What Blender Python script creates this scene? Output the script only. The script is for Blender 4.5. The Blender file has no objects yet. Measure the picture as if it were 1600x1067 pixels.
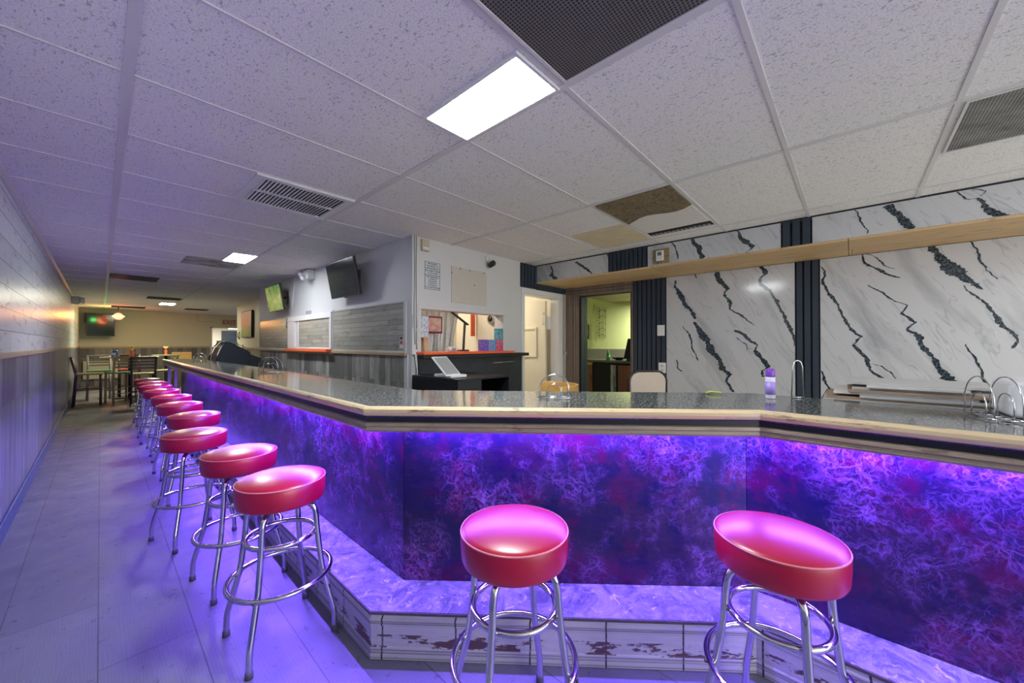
import bpy, bmesh, math, random
from mathutils import Vector, Matrix
random.seed(7)
PI = math.pi
scene = bpy.context.scene
col = scene.collection

# ---------------------------------------------------------------- camera
cam_d = bpy.data.cameras.new('camera')
cam = bpy.data.objects.new('camera', cam_d); col.objects.link(cam)
cam_d.sensor_width = 36.0
cam_d.lens = 585.0/1600.0*36.0
cam_d.clip_start = 0.02
cam.location = (0, 0, 1.3)
cam.rotation_euler = (math.radians(90+0.45), 0, math.radians(-47.7))
scene.camera = cam

# ---------------------------------------------------------------- render look
vs = scene.view_settings
vs.view_transform = 'Standard'; vs.look = 'None'; vs.gamma = 1.0
vs.exposure = 0.27
vs.use_curve_mapping = False
scene.cycles.use_denoising = True
scene.cycles.max_bounces = 10
scene.cycles.diffuse_bounces = 5
scene.cycles.glossy_bounces = 5
scene.cycles.sample_clamp_indirect = 6.0

# ---------------------------------------------------------------- world
world = bpy.data.worlds.new('world'); scene.world = world; world.use_nodes = True
world.node_tree.nodes['Background'].inputs[0].default_value = (0.6, 0.65, 0.8, 1)
world.node_tree.nodes['Background'].inputs[1].default_value = 0.3

# ---------------------------------------------------------------- lights
VIOLET = (0.20, 0.10, 1.0)
def area(name, loc, rot, sx, sy, power, color, spread=180):
    l = bpy.data.lights.new(name, 'AREA'); l.shape = 'RECTANGLE'; l.size = sx; l.size_y = sy
    l.energy = power; l.color = color; l.spread = math.radians(spread)
    o = bpy.data.objects.new(name, l); col.objects.link(o); o.location = loc; o.rotation_euler = rot
    return o
# violet LED strips under the overhang of the bar top
LED = 80.0
area('led_light_long', (0.905, 4.8, 0.966), (0, 0, PI/2), 6.4, 0.02, LED*6.4/3.2, VIOLET)
area('led_light_diagonal', (1.432, 0.925, 0.966), (0, 0, -0.867), 1.45, 0.02, LED*1.45/3.2, VIOLET)
area('led_light_right', (1.915, -0.85, 0.966), (0, 0, PI/2), 2.3, 0.02, LED*2.3/3.2, VIOLET)
# added unseen fill light behind the camera, set in an assumed window
area('added_front_fill', (1.65, -3.98, 1.42), (PI/2+0.22, 0, 0), 3.6, 1.7, 95, (1.0, 0.98, 0.94))
# lamps of the side rooms
area('kitchen_lamp', (7.0, 2.7, 2.15), (0, 0, 0), 0.5, 0.5, 60, (0.97, 1.0, 0.72))
area('store_room_lamp', (3.95, 4.6, 2.35), (0, 0, 0), 0.5, 0.5, 34, (1.0, 0.86, 0.66))
area('ticket_room_lamp', (2.8, 4.3, 2.3), (0, 0, 0), 0.5, 0.3, 20, (1.0, 0.86, 0.68))
area('hall_lamp', (3.2, 19.0, 2.02), (0, 0, 0), 1.2, 0.4, 60, (1.0, 0.95, 0.9))

# ---------------------------------------------------------------- mesh helpers
ORI = {}
def setp(o, **k):
    for a, b in k.items():
        if b is not None: o[a] = b
    return o
def empty(name, loc, label=None, category=None, group=None):
    o = bpy.data.objects.new(name, None); col.objects.link(o)
    o.location = loc; o.empty_display_size = 0.1
    ORI[o.name] = Vector(loc)
    setp(o, label=label, category=category, group=group)
    return o

class MB:
    def __init__(s): s.v = []; s.f = []; s.m = []; s.s = []; s.uv = []
    def add(s, vs_, fs, mat=0, smooth=False, uvs=None):
        b = len(s.v); s.v += [tuple(p) for p in vs_]
        for i, f in enumerate(fs):
            s.f.append([b+k for k in f]); s.m.append(mat); s.s.append(smooth)
            s.uv.append(uvs[i] if uvs else [(0, 0)]*len(f))
        return s
    def box(s, x0, x1, y0, y1, z0, z1, mat=0):
        if x0 > x1: x0, x1 = x1, x0
        if y0 > y1: y0, y1 = y1, y0
        if z0 > z1: z0, z1 = z1, z0
        v = [(x, y, z) for z in (z0, z1) for y in (y0, y1) for x in (x0, x1)]
        return s.add(v, [(0,2,3,1),(4,5,7,6),(0,1,5,4),(2,6,7,3),(0,4,6,2),(1,3,7,5)], mat)
    def obox(s, c, ax, ay, az, hx, hy, hz, mat=0):
        """oriented box: centre, three unit axes, half sizes"""
        c = Vector(c); ax = Vector(ax).normalized(); ay = Vector(ay).normalized(); az = Vector(az).normalized()
        v = [c+ax*hx*i+ay*hy*j+az*hz*k for k in (-1,1) for j in (-1,1) for i in (-1,1)]
        return s.add(v, [(0,2,3,1),(4,5,7,6),(0,1,5,4),(2,6,7,3),(0,4,6,2),(1,3,7,5)], mat)
    def tube(s, pts, r, closed=False, n=10, mat=0, smooth_path=0):
        P = [Vector(p) for p in pts]
        for _ in range(smooth_path):
            Q = []
            m = len(P)
            rng = range(m) if closed else range(m-1)
            if not closed: Q.append(P[0])
            for i in rng:
                a, b = P[i], P[(i+1) % m]; Q += [a*0.75+b*0.25, a*0.25+b*0.75]
            if not closed: Q.append(P[-1])
            P = Q
        R = r if isinstance(r, (list, tuple)) else [r]*len(P)
        if len(R) != len(P): R = [R[0]+(R[-1]-R[0])*i/(len(P)-1) for i in range(len(P))]
        vs_ = []; m = len(P); up = None
        for i in range(m):
            if closed: t = P[(i+1) % m]-P[i-1]
            else: t = P[min(i+1, m-1)]-P[max(i-1, 0)]
            t.normalize()
            if up is None:
                up = Vector((0, 0, 1)) if abs(t.z) < 0.9 else Vector((1, 0, 0))
            a = t.cross(up)
            if a.length < 1e-5: a = t.cross(Vector((0, 1, 0.3)))
            a.normalize(); b = a.cross(t).normalized(); up = b
            for k in range(n):
                q = 2*PI*k/n; vs_.append(P[i]+(a*math.cos(q)+b*math.sin(q))*R[i])
        fs = []
        for i in range(m if closed else m-1):
            j = (i+1) % m
            for k in range(n):
                l = (k+1) % n; fs.append((i*n+k, i*n+l, j*n+l, j*n+k))
        if not closed: fs += [tuple(range(n))[::-1], tuple((m-1)*n+k for k in range(n))]
        return s.add(vs_, fs, mat, True)
    def ring(s, c, R, r, n=40, k=8, mat=0):
        return s.tube([(c[0]+R*math.cos(2*PI*i/n), c[1]+R*math.sin(2*PI*i/n), c[2]) for i in range(n)], r, True, k, mat)
    def lathe(s, prof, c=(0, 0, 0), n=32, mat=0, M=None):
        c = Vector(c); vs_ = []; fs = []
        for (r, z) in prof:
            for k in range(n):
                q = 2*PI*k/n; p = Vector((r*math.cos(q), r*math.sin(q), z))
                if M is not None: p = M @ p
                vs_.append(c+p)
        for i in range(len(prof)-1):
            for k in range(n):
                l = (k+1) % n; fs.append((i*n+k, i*n+l, (i+1)*n+l, (i+1)*n+k))
        if prof[0][0] > 1e-6: fs.append(tuple(range(n))[::-1])
        if prof[-1][0] > 1e-6: fs.append(tuple((len(prof)-1)*n+k for k in range(n)))
        return s.add(vs_, fs, mat, True)
    def prism(s, poly, z0, z1, mat=0):
        """vertical extrusion of an xy polygon"""
        n = len(poly); v = [(x, y, z0) for x, y in poly]+[(x, y, z1) for x, y in poly]
        fs = [tuple(range(n))[::-1], tuple(range(n, 2*n))]+[(i, (i+1) % n, n+(i+1) % n, n+i) for i in range(n)]
        return s.add(v, fs, mat)
    def extrude(s, poly, axis, a, b, mat=0):
        """poly in the two other axes, extruded along axis"""
        def mk(u, v, w):
            return {0: (w, u, v), 1: (u, w, v), 2: (u, v, w)}[axis]
        n = len(poly); v = [mk(p, q, a) for p, q in poly]+[mk(p, q, b) for p, q in poly]
        fs = [tuple(range(n))[::-1], tuple(range(n, 2*n))]+[(i, (i+1) % n, n+(i+1) % n, n+i) for i in range(n)]
        return s.add(v, fs, mat)
    def sweep(s, path, prof, mat=0, mats=None):
        """prof = [(outward offset, z)], path = xy polyline; outward is to the left-hand side (-normal) ; uv = metres"""
        P = [Vector(p) for p in path]; n = len(P); m = len(prof)
        N = []
        for i in range(n):
            if i == 0: d = (P[1]-P[0]).normalized(); nn = Vector((d.y, -d.x)); k = 1
            elif i == n-1: d = (P[-1]-P[-2]).normalized(); nn = Vector((d.y, -d.x)); k = 1
            else:
                d1 = (P[i]-P[i-1]).normalized(); d2 = (P[i+1]-P[i]).normalized()
                n1 = Vector((d1.y, -d1.x)); n2 = Vector((d2.y, -d2.x)); nn = (n1+n2).normalized(); k = 1/max(.3, nn.dot(n1))
            N.append(nn*k)
        L = [0]
        for i in range(1, n): L.append(L[-1]+(P[i]-P[i-1]).length)
        W = [0]
        for j in range(1, m): W.append(W[-1]+math.dist(prof[j], prof[j-1]))
        vs_ = [(P[i].x+N[i].x*o, P[i].y+N[i].y*o, z) for i in range(n) for o, z in prof]
        for i in range(n-1):
            for j in range(m-1):
                u0, u1, w0, w1 = L[i], L[i+1], W[j], W[j+1]
                b = len(s.v)
                s.add([vs_[i*m+j], vs_[(i+1)*m+j], vs_[(i+1)*m+j+1], vs_[i*m+j+1]], [(0, 1, 2, 3)], mats[j] if mats else mat, False,
                      [[(u0, w0), (u1, w0), (u1, w1), (u0, w1)]])
        return s
    def ribbon(s, pts, X, n, mat, rnd):
        """jagged vein in the plane x = X, pts = (y, z, width)"""
        P = [Vector(p) for p in pts]
        for it in range(4):
            Q = [P[0]]
            for a, b in zip(P, P[1:]):
                L = ((a-b).xy).length
                mid = (a+b)/2+Vector((rnd.gauss(0, 1)*L*.07, rnd.gauss(0, 1)*L*.04, 0))
                mid.z = max(.002, mid.z*(1+rnd.gauss(0, .2)))
                Q += [mid, b]
            P = Q
        P[0].z *= .2; P[-1].z *= .2
        l = [(X, p.x-p.z*.5, p.y+p.z*.12) for p in P]; r = [(X, p.x+p.z*.5, p.y-p.z*.12) for p in P]
        k = len(P)
        return s.add(l+r, [(i, i+1, k+i+1, k+i) for i in range(k-1)], mat)
    def xf(s, M, start=0):
        for i in range(start, len(s.v)): s.v[i] = tuple(M @ Vector(s.v[i]))
        return s
    def build(s, name, mats, parent=None, bevel=0.0, local=False, fixn=True, seg=2, merge=False):
        mats = mats if isinstance(mats, (list, tuple)) else [mats]
        off = Vector((0, 0, 0))
        if parent is not None and not local: off = ORI[parent.name]
        me = bpy.data.meshes.new(name)
        me.from_pydata([tuple(Vector(p)-off) for p in s.v], [], s.f)
        for m in mats: me.materials.append(m)
        uvl = me.uv_layers.new(name='UVMap')
        for p in me.polygons:
            p.material_index = s.m[p.index]; p.use_smooth = s.s[p.index]
            for k, li in enumerate(p.loop_indices): uvl.data[li].uv = s.uv[p.index][k]
        if fixn or merge:
            bm = bmesh.new(); bm.from_mesh(me)
            if merge: bmesh.ops.remove_doubles(bm, verts=bm.verts, dist=1e-5)
            if fixn: bmesh.ops.recalc_face_normals(bm, faces=bm.faces)
            bm.to_mesh(me); bm.free()
        o = bpy.data.objects.new(name, me); col.objects.link(o)
        if parent is not None:
            o.parent = parent
        ORI[o.name] = off if not local else Vector((0, 0, 0))
        if bevel:
            b = o.modifiers.new('bevel', 'BEVEL'); b.width = bevel; b.segments = seg; b.limit_method = 'ANGLE'; b.angle_limit = math.radians(40)
        return o

def struct(o): o['kind'] = 'structure'; return o
def copy_tree(o, parent=None):
    c = o.copy(); col.objects.link(c)
    if parent is not None: c.parent = parent
    for ch in list(o.children): copy_tree(ch, c)
    return c

# ---------------------------------------------------------------- materials
class NT:
    def __init__(s, name):
        s.m = bpy.data.materials.new(name); s.m.use_nodes = True; s.t = s.m.node_tree
        s.b = s.t.nodes['Principled BSDF']
    def n(s, typ, **k):
        x = s.t.nodes.new(typ)
        for a, b in k.items(): setattr(x, a, b)
        return x
    def l(s, a, b): s.t.links.new(a, b)
    def inp(s, node, name, val):
        if isinstance(val, bpy.types.NodeSocket): s.l(val, node.inputs[name])
        else: node.inputs[name].default_value = val
    def obj(s): return s.n('ShaderNodeTexCoord').outputs['Object']
    def uv(s): return s.n('ShaderNodeTexCoord').outputs['UV']
    def sep(s, v):
        x = s.n('ShaderNodeSeparateXYZ'); s.l(v, x.inputs[0]); return x.outputs
    def comb(s, x, y, z=0.0):
        c = s.n('ShaderNodeCombineXYZ')
        for i, q in enumerate((x, y, z)): s.inp(c, i, q)
        return c.outputs[0]
    def math(s, op, a, b=0.0, clamp=False):
        x = s.n('ShaderNodeMath', operation=op); x.use_clamp = clamp; s.inp(x, 0, a); s.inp(x, 1, b); return x.outputs[0]
    def scale(s, v, sc):
        x = s.n('ShaderNodeVectorMath', operation='MULTIPLY'); s.l(v, x.inputs[0]); x.inputs[1].default_value = sc; return x.outputs[0]
    def vadd(s, v, w):
        x = s.n('ShaderNodeVectorMath', operation='ADD'); s.l(v, x.inputs[0]); s.inp(x, 1, w); return x.outputs[0]
    def noise(s, v, scale, detail=4, rough=.55, dist=0.0, out='Fac'):
        x = s.n('ShaderNodeTexNoise'); s.l(v, x.inputs['Vector']); x.inputs['Scale'].default_value = scale
        x.inputs['Detail'].default_value = detail; x.inputs['Roughness'].default_value = rough; x.inputs['Distortion'].default_value = dist
        return x.outputs[out]
    def voro(s, v, scale, feature='F1', out='Distance'):
        x = s.n('ShaderNodeTexVoronoi', feature=feature); s.l(v, x.inputs['Vector']); x.inputs['Scale'].default_value = scale
        return x.outputs[out]
    def brick(s, v, w, h, c1, c2, mortar, msize=.004, off=.5, smooth=.1, bias=0.0):
        x = s.n('ShaderNodeTexBrick'); s.l(v, x.inputs['Vector']); x.inputs['Scale'].default_value = 1.0
        x.offset = off
        x.inputs['Brick Width'].default_value = w; x.inputs['Row Height'].default_value = h
        x.inputs['Mortar Size'].default_value = msize; x.inputs['Mortar Smooth'].default_value = smooth; x.inputs['Bias'].default_value = bias
        for k, c in (('Color1', c1), ('Color2', c2), ('Mortar', mortar)): s.inp(x, k, c if isinstance(c, bpy.types.NodeSocket) else (*c, 1))
        return x.outputs
    def ramp(s, f, stops, interp='LINEAR'):
        x = s.n('ShaderNodeValToRGB'); x.color_ramp.interpolation = interp; s.l(f, x.inputs[0])
        e = x.color_ramp.elements
        while len(e) < len(stops): e.new(0.5)
        for i, (p, c) in enumerate(stops):
            e[i].position = p; e[i].color = (*c, 1) if isinstance(c, (tuple, list)) else (c, c, c, 1)
        return x.outputs[0]
    def mix(s, f, a, b, mode='MIX'):
        x = s.n('ShaderNodeMix', data_type='RGBA', blend_type=mode)
        s.inp(x, 0, f)
        for i, q in ((6, a), (7, b)):
            if isinstance(q, bpy.types.NodeSocket): s.l(q, x.inputs[i])
            else: x.inputs[i].default_value = (*q, 1)
        return x.outputs[2]
    def bump(s, h, strength=.3, dist=.01):
        x = s.n('ShaderNodeBump'); s.l(h, x.inputs['Height']); x.inputs['Strength'].default_value = strength; x.inputs['Distance'].default_value = dist
        s.l(x.outputs[0], s.b.inputs['Normal'])
    def fin(s, base, rough=.5, metal=0.0, spec=.5, coat=0.0):
        if isinstance(base, bpy.types.NodeSocket): s.l(base, s.b.inputs['Base Color'])
        else: s.b.inputs['Base Color'].default_value = (*base, 1)
        s.inp(s.b, 'Roughness', rough); s.inp(s.b, 'Metallic', metal)
        s.b.inputs['Specular IOR Level'].default_value = spec
        s.b.inputs['Coat Weight'].default_value = coat; s.b.inputs['Coat Roughness'].default_value = .08
        return s.m
def plain(name, c, rough=.5, metal=0.0, var=.06, spec=.5, coat=0.0, sc=18):
    t = NT(name); f = t.noise(t.obj(), sc, 3)
    base = t.mix(f, tuple(x*(1-var) for x in c), tuple(min(1, x*(1+var)) for x in c))
    return t.fin(base, rough, metal, spec, coat)
def emis(name, c, strength):
    t = NT(name); t.b.inputs['Emission Color'].default_value = (*c, 1); t.b.inputs['Emission Strength'].default_value = strength
    return t.fin(c, .5)
def planks(name, axes, L, W, c1, c2, mortar, rough=.45, grain=.5, dark=.3, dstops=(.56, .66), spec=.5, bump=.15, msize=.003, tint=None):
    """axes = (along plank, across) as letters"""
    t = NT(name); o = t.sep(t.obj()); d = {'x': o[0], 'y': o[1], 'z': o[2]}
    v = t.comb(d[axes[0]], d[axes[1]])
    br = t.brick(v, L, W, c1, c2, mortar, msize, .37)
    g = t.noise(t.scale(v, (3.0, 42.0, 1)), 1.0, 6, .65, .4)
    c = t.mix(t.math('MULTIPLY', g, grain), br[0], tuple(x*.45 for x in c1), 'MIX')
    w = t.noise(t.scale(v, (2.2, 9.0, 1)), 1.6, 6, .7, .6)
    dm = t.ramp(w, [(dstops[0], 0), (dstops[1], 1)])
    c = t.mix(t.math('MULTIPLY', dm, dark), c, tuple(x*.18 for x in c1))
    if tint: c = t.mix(t.ramp(t.noise(t.scale(v, (.6, 6, 1)), 1.0, 2), [(.45, 0), (.7, 1)]), c, tint, 'MULTIPLY')
    t.bump(t.math('SUBTRACT', t.math('MULTIPLY', g, .25), br[1]), bump, .004)
    return t.fin(c, rough, 0, spec)

M = {}
M['white_paint'] = plain('white_paint', (.62, .62, .62), .55, var=.05, sc=3)
M['cream_paint'] = plain('cream_paint', (.66, .62, .52), .5, var=.05, sc=3)
M['olive_paint'] = plain('olive_cream_paint', (.60, .58, .42), .6, var=.05, sc=2)
M['green_paint'] = plain('lime_cream_paint', (.66, .70, .38), .6, var=.04, sc=2)
M['white_gloss'] = plain('white_gloss', (.75, .76, .76), .3, var=.02)
M['black_paint'] = plain('black_paint', (.012, .014, .018), .3, var=.3)
M['black_plastic'] = plain('black_plastic', (.012, .012, .014), .35, var=.1)
M['black_matte'] = plain('black_matte', (.01, .01, .01), .8, var=.1)
M['navy_slat'] = plain('navy_slat', (.022, .034, .054), .62, var=.2, sc=40)
M['navy_groove'] = plain('navy_groove', (.003, .004, .007), .8)
M['orange_paint'] = plain('orange_paint', (.85, .13, .03), .35, var=.1)
M['chrome'] = plain('chrome', (.62, .62, .64), .12, 1.0, .03)
M['wire'] = plain('wire_chrome', (.62, .64, .66), .18, 1.0, .03)
M['dark_bronze'] = plain('bronze_wire', (.10, .09, .04), .4, .6)
M['rubber'] = plain('rubber', (.10, .10, .11), .7)
M['glass'] = None

# pale distressed horizontal planks, upper left wall
M['plank_white'] = planks('whitewashed_planks', 'yz', 1.25, .155, (.86, .90, .90), (.70, .76, .76), (.25, .30, .30), .30, .22, .75, (.56, .66), .5, .1, .004)
M['plank_grey'] = planks('grey_vertical_planks', 'zy', 1.4, .105, (.38, .40, .50), (.06, .07, .12), (.02, .02, .03), .28, .6, .6, (.46, .62), .5, .15, .003)
M['plank_part'] = planks('weathered_vertical_planks', 'zy', .9, .115, (.52, .52, .47), (.05, .055, .055), (.015, .015, .015), .42, .5, .6, (.48, .62), .5, .15, .003)
M['plank_back'] = planks('weathered_planks_back', 'zx', .9, .13, (.27, .26, .23), (.08, .08, .09), (.02, .02, .02), .5, .4, .4)
M['board_tan'] = planks('tan_wood_look_board', 'yz', .55, .055, (.46, .45, .40), (.30, .30, .27), (.13, .13, .12), .22, .35, .4, (.54, .66), .6, .05, .002)
M['brown_board'] = planks('brown_distressed_board', 'zx', 2.6, .30, (.60, .53, .44), (.46, .40, .33), (.06, .05, .04), .5, .6, .5)
M['brown_trim'] = planks('brown_grooved_trim', 'zy', 3, .03, (.26, .20, .16), (.17, .13, .11), (.03, .02, .02), .4, .5, .5)
M['tan_rail'] = planks('tan_rail', 'yz', 2.4, .3, (.56, .44, .28), (.5, .38, .24), (.2, .15, .1), .4, .3, .2)
M['pine'] = planks('raw_pine', 'yx', 2.6, .9, (.80, .56, .28), (.66, .44, .22), (.12, .08, .05), .55, .6, .45)
M['fence_ceiling'] = planks('slatted_wood_ceiling', 'yx', 2.4, .10, (.30, .23, .15), (.2, .15, .1), (.03, .02, .01), .55, .4, .4)
M['baseboard'] = plain('baseboard_led_blue', (.05, .09, .24), .35, var=.2, sc=5)  # blue of the LED glow painted into a white-grey board

def floor_mat():
    t = NT('worn_vinyl_plank_floor'); o = t.sep(t.obj()); v = t.comb(o[1], o[0])
    br = t.brick(v, 1.4, .30, (.215, .22, .25), (.17, .175, .205), (.07, .07, .08), .0022, .41)
    warp = t.noise(t.scale(v, (1.2, 2.5, 1)), 1.0, 3)
    rings = t.n('ShaderNodeTexWave', wave_type='BANDS', bands_direction='Y'); t.l(t.scale(v, (.8, 4.2, 1)), rings.inputs['Vector'])
    rings.inputs['Scale'].default_value = 7; rings.inputs['Distortion'].default_value = 9; rings.inputs['Detail'].default_value = 3; rings.inputs['Detail Scale'].default_value = .9
    c = t.mix(t.math('MULTIPLY', rings.outputs['Fac'], .30), br[0], (.14, .14, .16))
    big = t.ramp(t.noise(t.obj(), 1.1, 5, .6), [(.35, 0), (.7, 1)])
    c = t.mix(t.math('MULTIPLY', big, .40), c, (.14, .145, .17))
    sp = t.ramp(t.noise(t.scale(t.obj(), (1, 1, 1)), 16, 6, .75, .5), [(.60, 0), (.66, 1)])
    c = t.mix(t.math('MULTIPLY', sp, .7), c, (.05, .05, .07))
    scr = t.ramp(t.noise(t.scale(t.obj(), (14, 60, 1)), 1.0, 5, .8, 1.2), [(.62, 0), (.68, 1)])
    c = t.mix(t.math('MULTIPLY', scr, .45), c, (.07, .07, .09))
    t.bump(t.math('ADD', t.math('MULTIPLY', rings.outputs['Fac'], .3), t.math('MULTIPLY', br[1], -1.0)), .12, .002)
    return t.fin(c, t.ramp(t.noise(t.obj(), 6, 4), [(.3, .32), (.7, .55)]), 0, .5)
M['floor'] = floor_mat()

def step_mat():
    t = NT('scuffed_step_top')
    n1 = t.noise(t.obj(), 6, 8, .75, 1.5); n2 = t.noise(t.obj(), 24, 6, .75, .8)
    c = t.mix(t.ramp(n1, [(.40, 0), (.58, 1)]), (.09, .09, .11), (.28, .28, .31))
    c = t.mix(t.ramp(n2, [(.56, 0), (.66, 1)]), c, (.52, .52, .54))
    c = t.mix(t.ramp(n2, [(.26, 1), (.36, 0)]), c, (.09, .09, .12))
    t.bump(n2, .1, .002)
    return t.fin(c, .5)
M['step_top'] = step_mat()

def riser_mat():
    t = NT('relief_riser_tile'); uv = t.uv(); u = t.sep(uv)
    br = t.brick(t.comb(u[0], t.math('ADD', u[1], .5)), .305, 2.0, (.55, .53, .54), (.46, .45, .47), (.03, .03, .04), .0035, .0)
    sw = t.n('ShaderNodeTexWave', wave_type='RINGS'); t.l(t.scale(uv, (9, 9, 1)), sw.inputs['Vector']); sw.inputs['Scale'].default_value = 1.2
    sw.inputs['Distortion'].default_value = 5; sw.inputs['Detail'].default_value = 2
    vv = u[1]
    mid = t.math('MULTIPLY', t.math('GREATER_THAN', vv, .075), t.math('LESS_THAN', vv, .165))
    dirt = t.ramp(t.noise(t.scale(uv, (8, 30, 1)), 1.0, 6, .7), [(.5, 0), (.8, 1)])
    c = t.mix(t.math('MULTIPLY', dirt, .5), br[0], (.32, .31, .34))
    c = t.mix(t.math('MULTIPLY', t.math('MULTIPLY', sw.outputs['Fac'], mid), .25), c, (.35, .34, .36))
    for v0 in (.028, .040, .052, .152, .166, .186):  # shade lines of the relief, painted into the tile colour
        ln = t.ramp(t.math('ABSOLUTE', t.math('SUBTRACT', vv, v0)), [(0, 1), (.0015, 1), (.0032, .0)])
        c = t.mix(t.math('MULTIPLY', ln, .75), c, (.06, .055, .07))
    # worn-off glaze patches
    pa = t.noise(t.scale(uv, (5.4, 19, 1)), 1.0, 5, .68, .2)
    pm = t.math('MULTIPLY', t.ramp(pa, [(.515, 0), (.53, 1)]), t.math('MULTIPLY', t.math('GREATER_THAN', vv, .09), t.math('LESS_THAN', vv, .142)))
    c = t.mix(pm, c, (.11, .065, .06))
    sp = t.ramp(t.noise(uv, 70, 2), [(.74, 0), (.77, 1)])
    c = t.mix(sp, c, (.05, .04, .05))
    t.bump(t.math('ADD', t.math('MULTIPLY', t.math('MULTIPLY', sw.outputs['Fac'], mid), .5), t.math('MULTIPLY', pm, -1.0)), .25, .003)
    return t.fin(c, .42)
M['riser'] = riser_mat()

def bar_panel_mat():
    t = NT('marbled_resin_panel'); o = t.obj()
    w = t.noise(o, 2.3, 5, .6, 0, 'Color')
    wv = t.vadd(o, t.scale(w, (.55, .55, .55)))
    w2 = t.noise(o, 11, 3, .6, 0, 'Color'); wv2 = t.vadd(wv, t.scale(w2, (.10, .10, .10)))
    e1 = t.ramp(t.voro(wv2, 9, 'DISTANCE_TO_EDGE'), [(.0, 1), (.035, .35), (.09, 0)])
    e2 = t.ramp(t.voro(wv2, 24, 'DISTANCE_TO_EDGE'), [(.0, 1), (.05, .3), (.14, 0)])
    e3 = t.ramp(t.voro(wv2, 55, 'DISTANCE_TO_EDGE'), [(.0, 1), (.10, .3), (.2, 0)])
    pat = t.ramp(t.noise(o, 1.7, 4, .6), [(.36, 0), (.62, 1)])
    pat2 = t.ramp(t.noise(t.vadd(o, (3, 1, 7)), 3.2, 5, .7), [(.48, 0), (.6, 1)])
    base = t.mix(pat, (.010, .007, .05), (.035, .014, .05))
    base = t.mix(pat2, base, (.08, .004, .045))
    base = t.mix(t.ramp(t.noise(o, 8, 5, .7), [(.50, 0), (.68, 1)]), base, (.006, .005, .05))
    gate = t.ramp(t.noise(t.vadd(o, (5, 5, 5)), 3.5, 4, .65), [(.44, .0), (.66, 1)])
    e = t.math('ADD', t.math('MULTIPLY', e1, .50), t.math('ADD', t.math('MULTIPLY', e2, .50), t.math('MULTIPLY', e3, .22)), True)
    c = t.mix(t.math('MULTIPLY', e, gate), base, (.34, .15, .46))
    seg = t.noise(t.scale(o, (1, 1, 3.5)), 4, 3, .5)
    t.bump(seg, .16, .03)
    return t.fin(c, .2, 0, .45, .12)
M['bar_panel'] = bar_panel_mat()

def marble_mat():
    t = NT('white_marble_panel'); o = t.sep(t.obj())
    v = t.comb(t.math('ADD', o[1], t.math('MULTIPLY', o[2], -.55)), t.math('MULTIPLY', o[2], .25))
    w = t.noise(t.scale(v, (1, 1, 1)), 2.2, 4, .6, 0, 'Color')
    vv = t.vadd(v, t.scale(w, (.35, .35, 0)))
    soft = t.ramp(t.noise(vv, 3.2, 5, .55, .4), [(.52, 0), (.72, 1)])
    thin = t.noise(t.scale(vv, (1, .6, 1)), 9.0, 3, .5)
    th = t.ramp(t.math('ABSOLUTE', t.math('SUBTRACT', thin, .5)), [(0, 1), (.012, 0)])
    c = t.mix(t.math('MULTIPLY', soft, .85), (.54, .55, .56), (.27, .285, .30))
    c = t.mix(t.math('MULTIPLY', th, .55), c, (.30, .31, .33))
    return t.fin(c, .12, 0, .5)
M['marble'] = marble_mat()
t = NT('black_marble_vein'); M['vein'] = t.fin(t.mix(t.ramp(t.noise(t.obj(), 60, 5, .7), [(.45, 0), (.75, 1)]), (.012, .022, .03), (.16, .19, .21)), .14)

def granite():
    t = NT('black_granite_top'); o = t.obj()
    n = t.noise(o, 90, 4, .8); n2 = t.noise(o, 30, 4, .7)
    c = t.mix(t.ramp(n, [(.52, 0), (.60, 1)]), (.02, .022, .023), (.50, .53, .50))
    c = t.mix(t.ramp(n2, [(.5, 0), (.7, 1)]), c, (.10, .11, .11))
    t.bump(t.noise(t.scale(o, (1, .35, 1)), 55, 3), .10, .004)
    return t.fin(c, .09, 0, .55, .12)
M['granite'] = granite()
def nosing(name, c1, c2, ax='UV'):
    t = NT(name); u = t.scale(t.uv(), (5, 60, 1))
    g = t.noise(u, 1.0, 6, .7); w = t.ramp(t.noise(t.scale(t.uv(), (6, 30, 1)), 1.0, 5, .75), [(.56, 0), (.64, 1)])
    c = t.mix(g, c1, c2); c = t.mix(t.math('MULTIPLY', w, .7), c, (.10, .07, .05))
    return t.fin(c, .32, 0, .5, .2)
M['nosing'] = nosing('worn_oak_nosing', (.74, .60, .36), (.56, .43, .24))
M['nosing_low'] = nosing('worn_lower_moulding', (.50, .42, .28), (.09, .065, .06))
M['nosing_groove'] = plain('indigo_moulding_cove', (.10, .025, .42), .15, var=.3)

def ceiling_mat():
    t = NT('acoustic_ceiling_tile'); o = t.obj()
    w = t.vadd(o, t.scale(t.noise(o, 50, 2, .5, 0, 'Color'), (.015, .015, 0)))
    fl = t.noise(t.scale(w, (120, 55, 1)), 1.0, 2, .6)
    f2 = t.noise(o, 160, 2, .5)
    pits = t.ramp(fl, [(.345, 1), (.39, 0)])
    c = t.mix(t.math('MULTIPLY', pits, .6), (.86, .85, .83), (.26, .26, .27))
    c = t.mix(t.math('MULTIPLY', t.ramp(f2, [(.36, 1), (.5, 0)]), .45), c, (.45, .45, .45))
    st = t.ramp(t.noise(o, .9, 6, .65), [(.58, 0), (.75, 1)])
    c = t.mix(t.math('MULTIPLY', st, .2), c, (.60, .56, .48))
    t.bump(t.math('MULTIPLY', pits, -1.0), .3, .004)
    return t.fin(c, .8, 0, .2)
M['ceiling'] = ceiling_mat()
M['grid_bar'] = plain('ceiling_grid_bar', (.66, .65, .64), .45, var=.06, sc=4)

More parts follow.
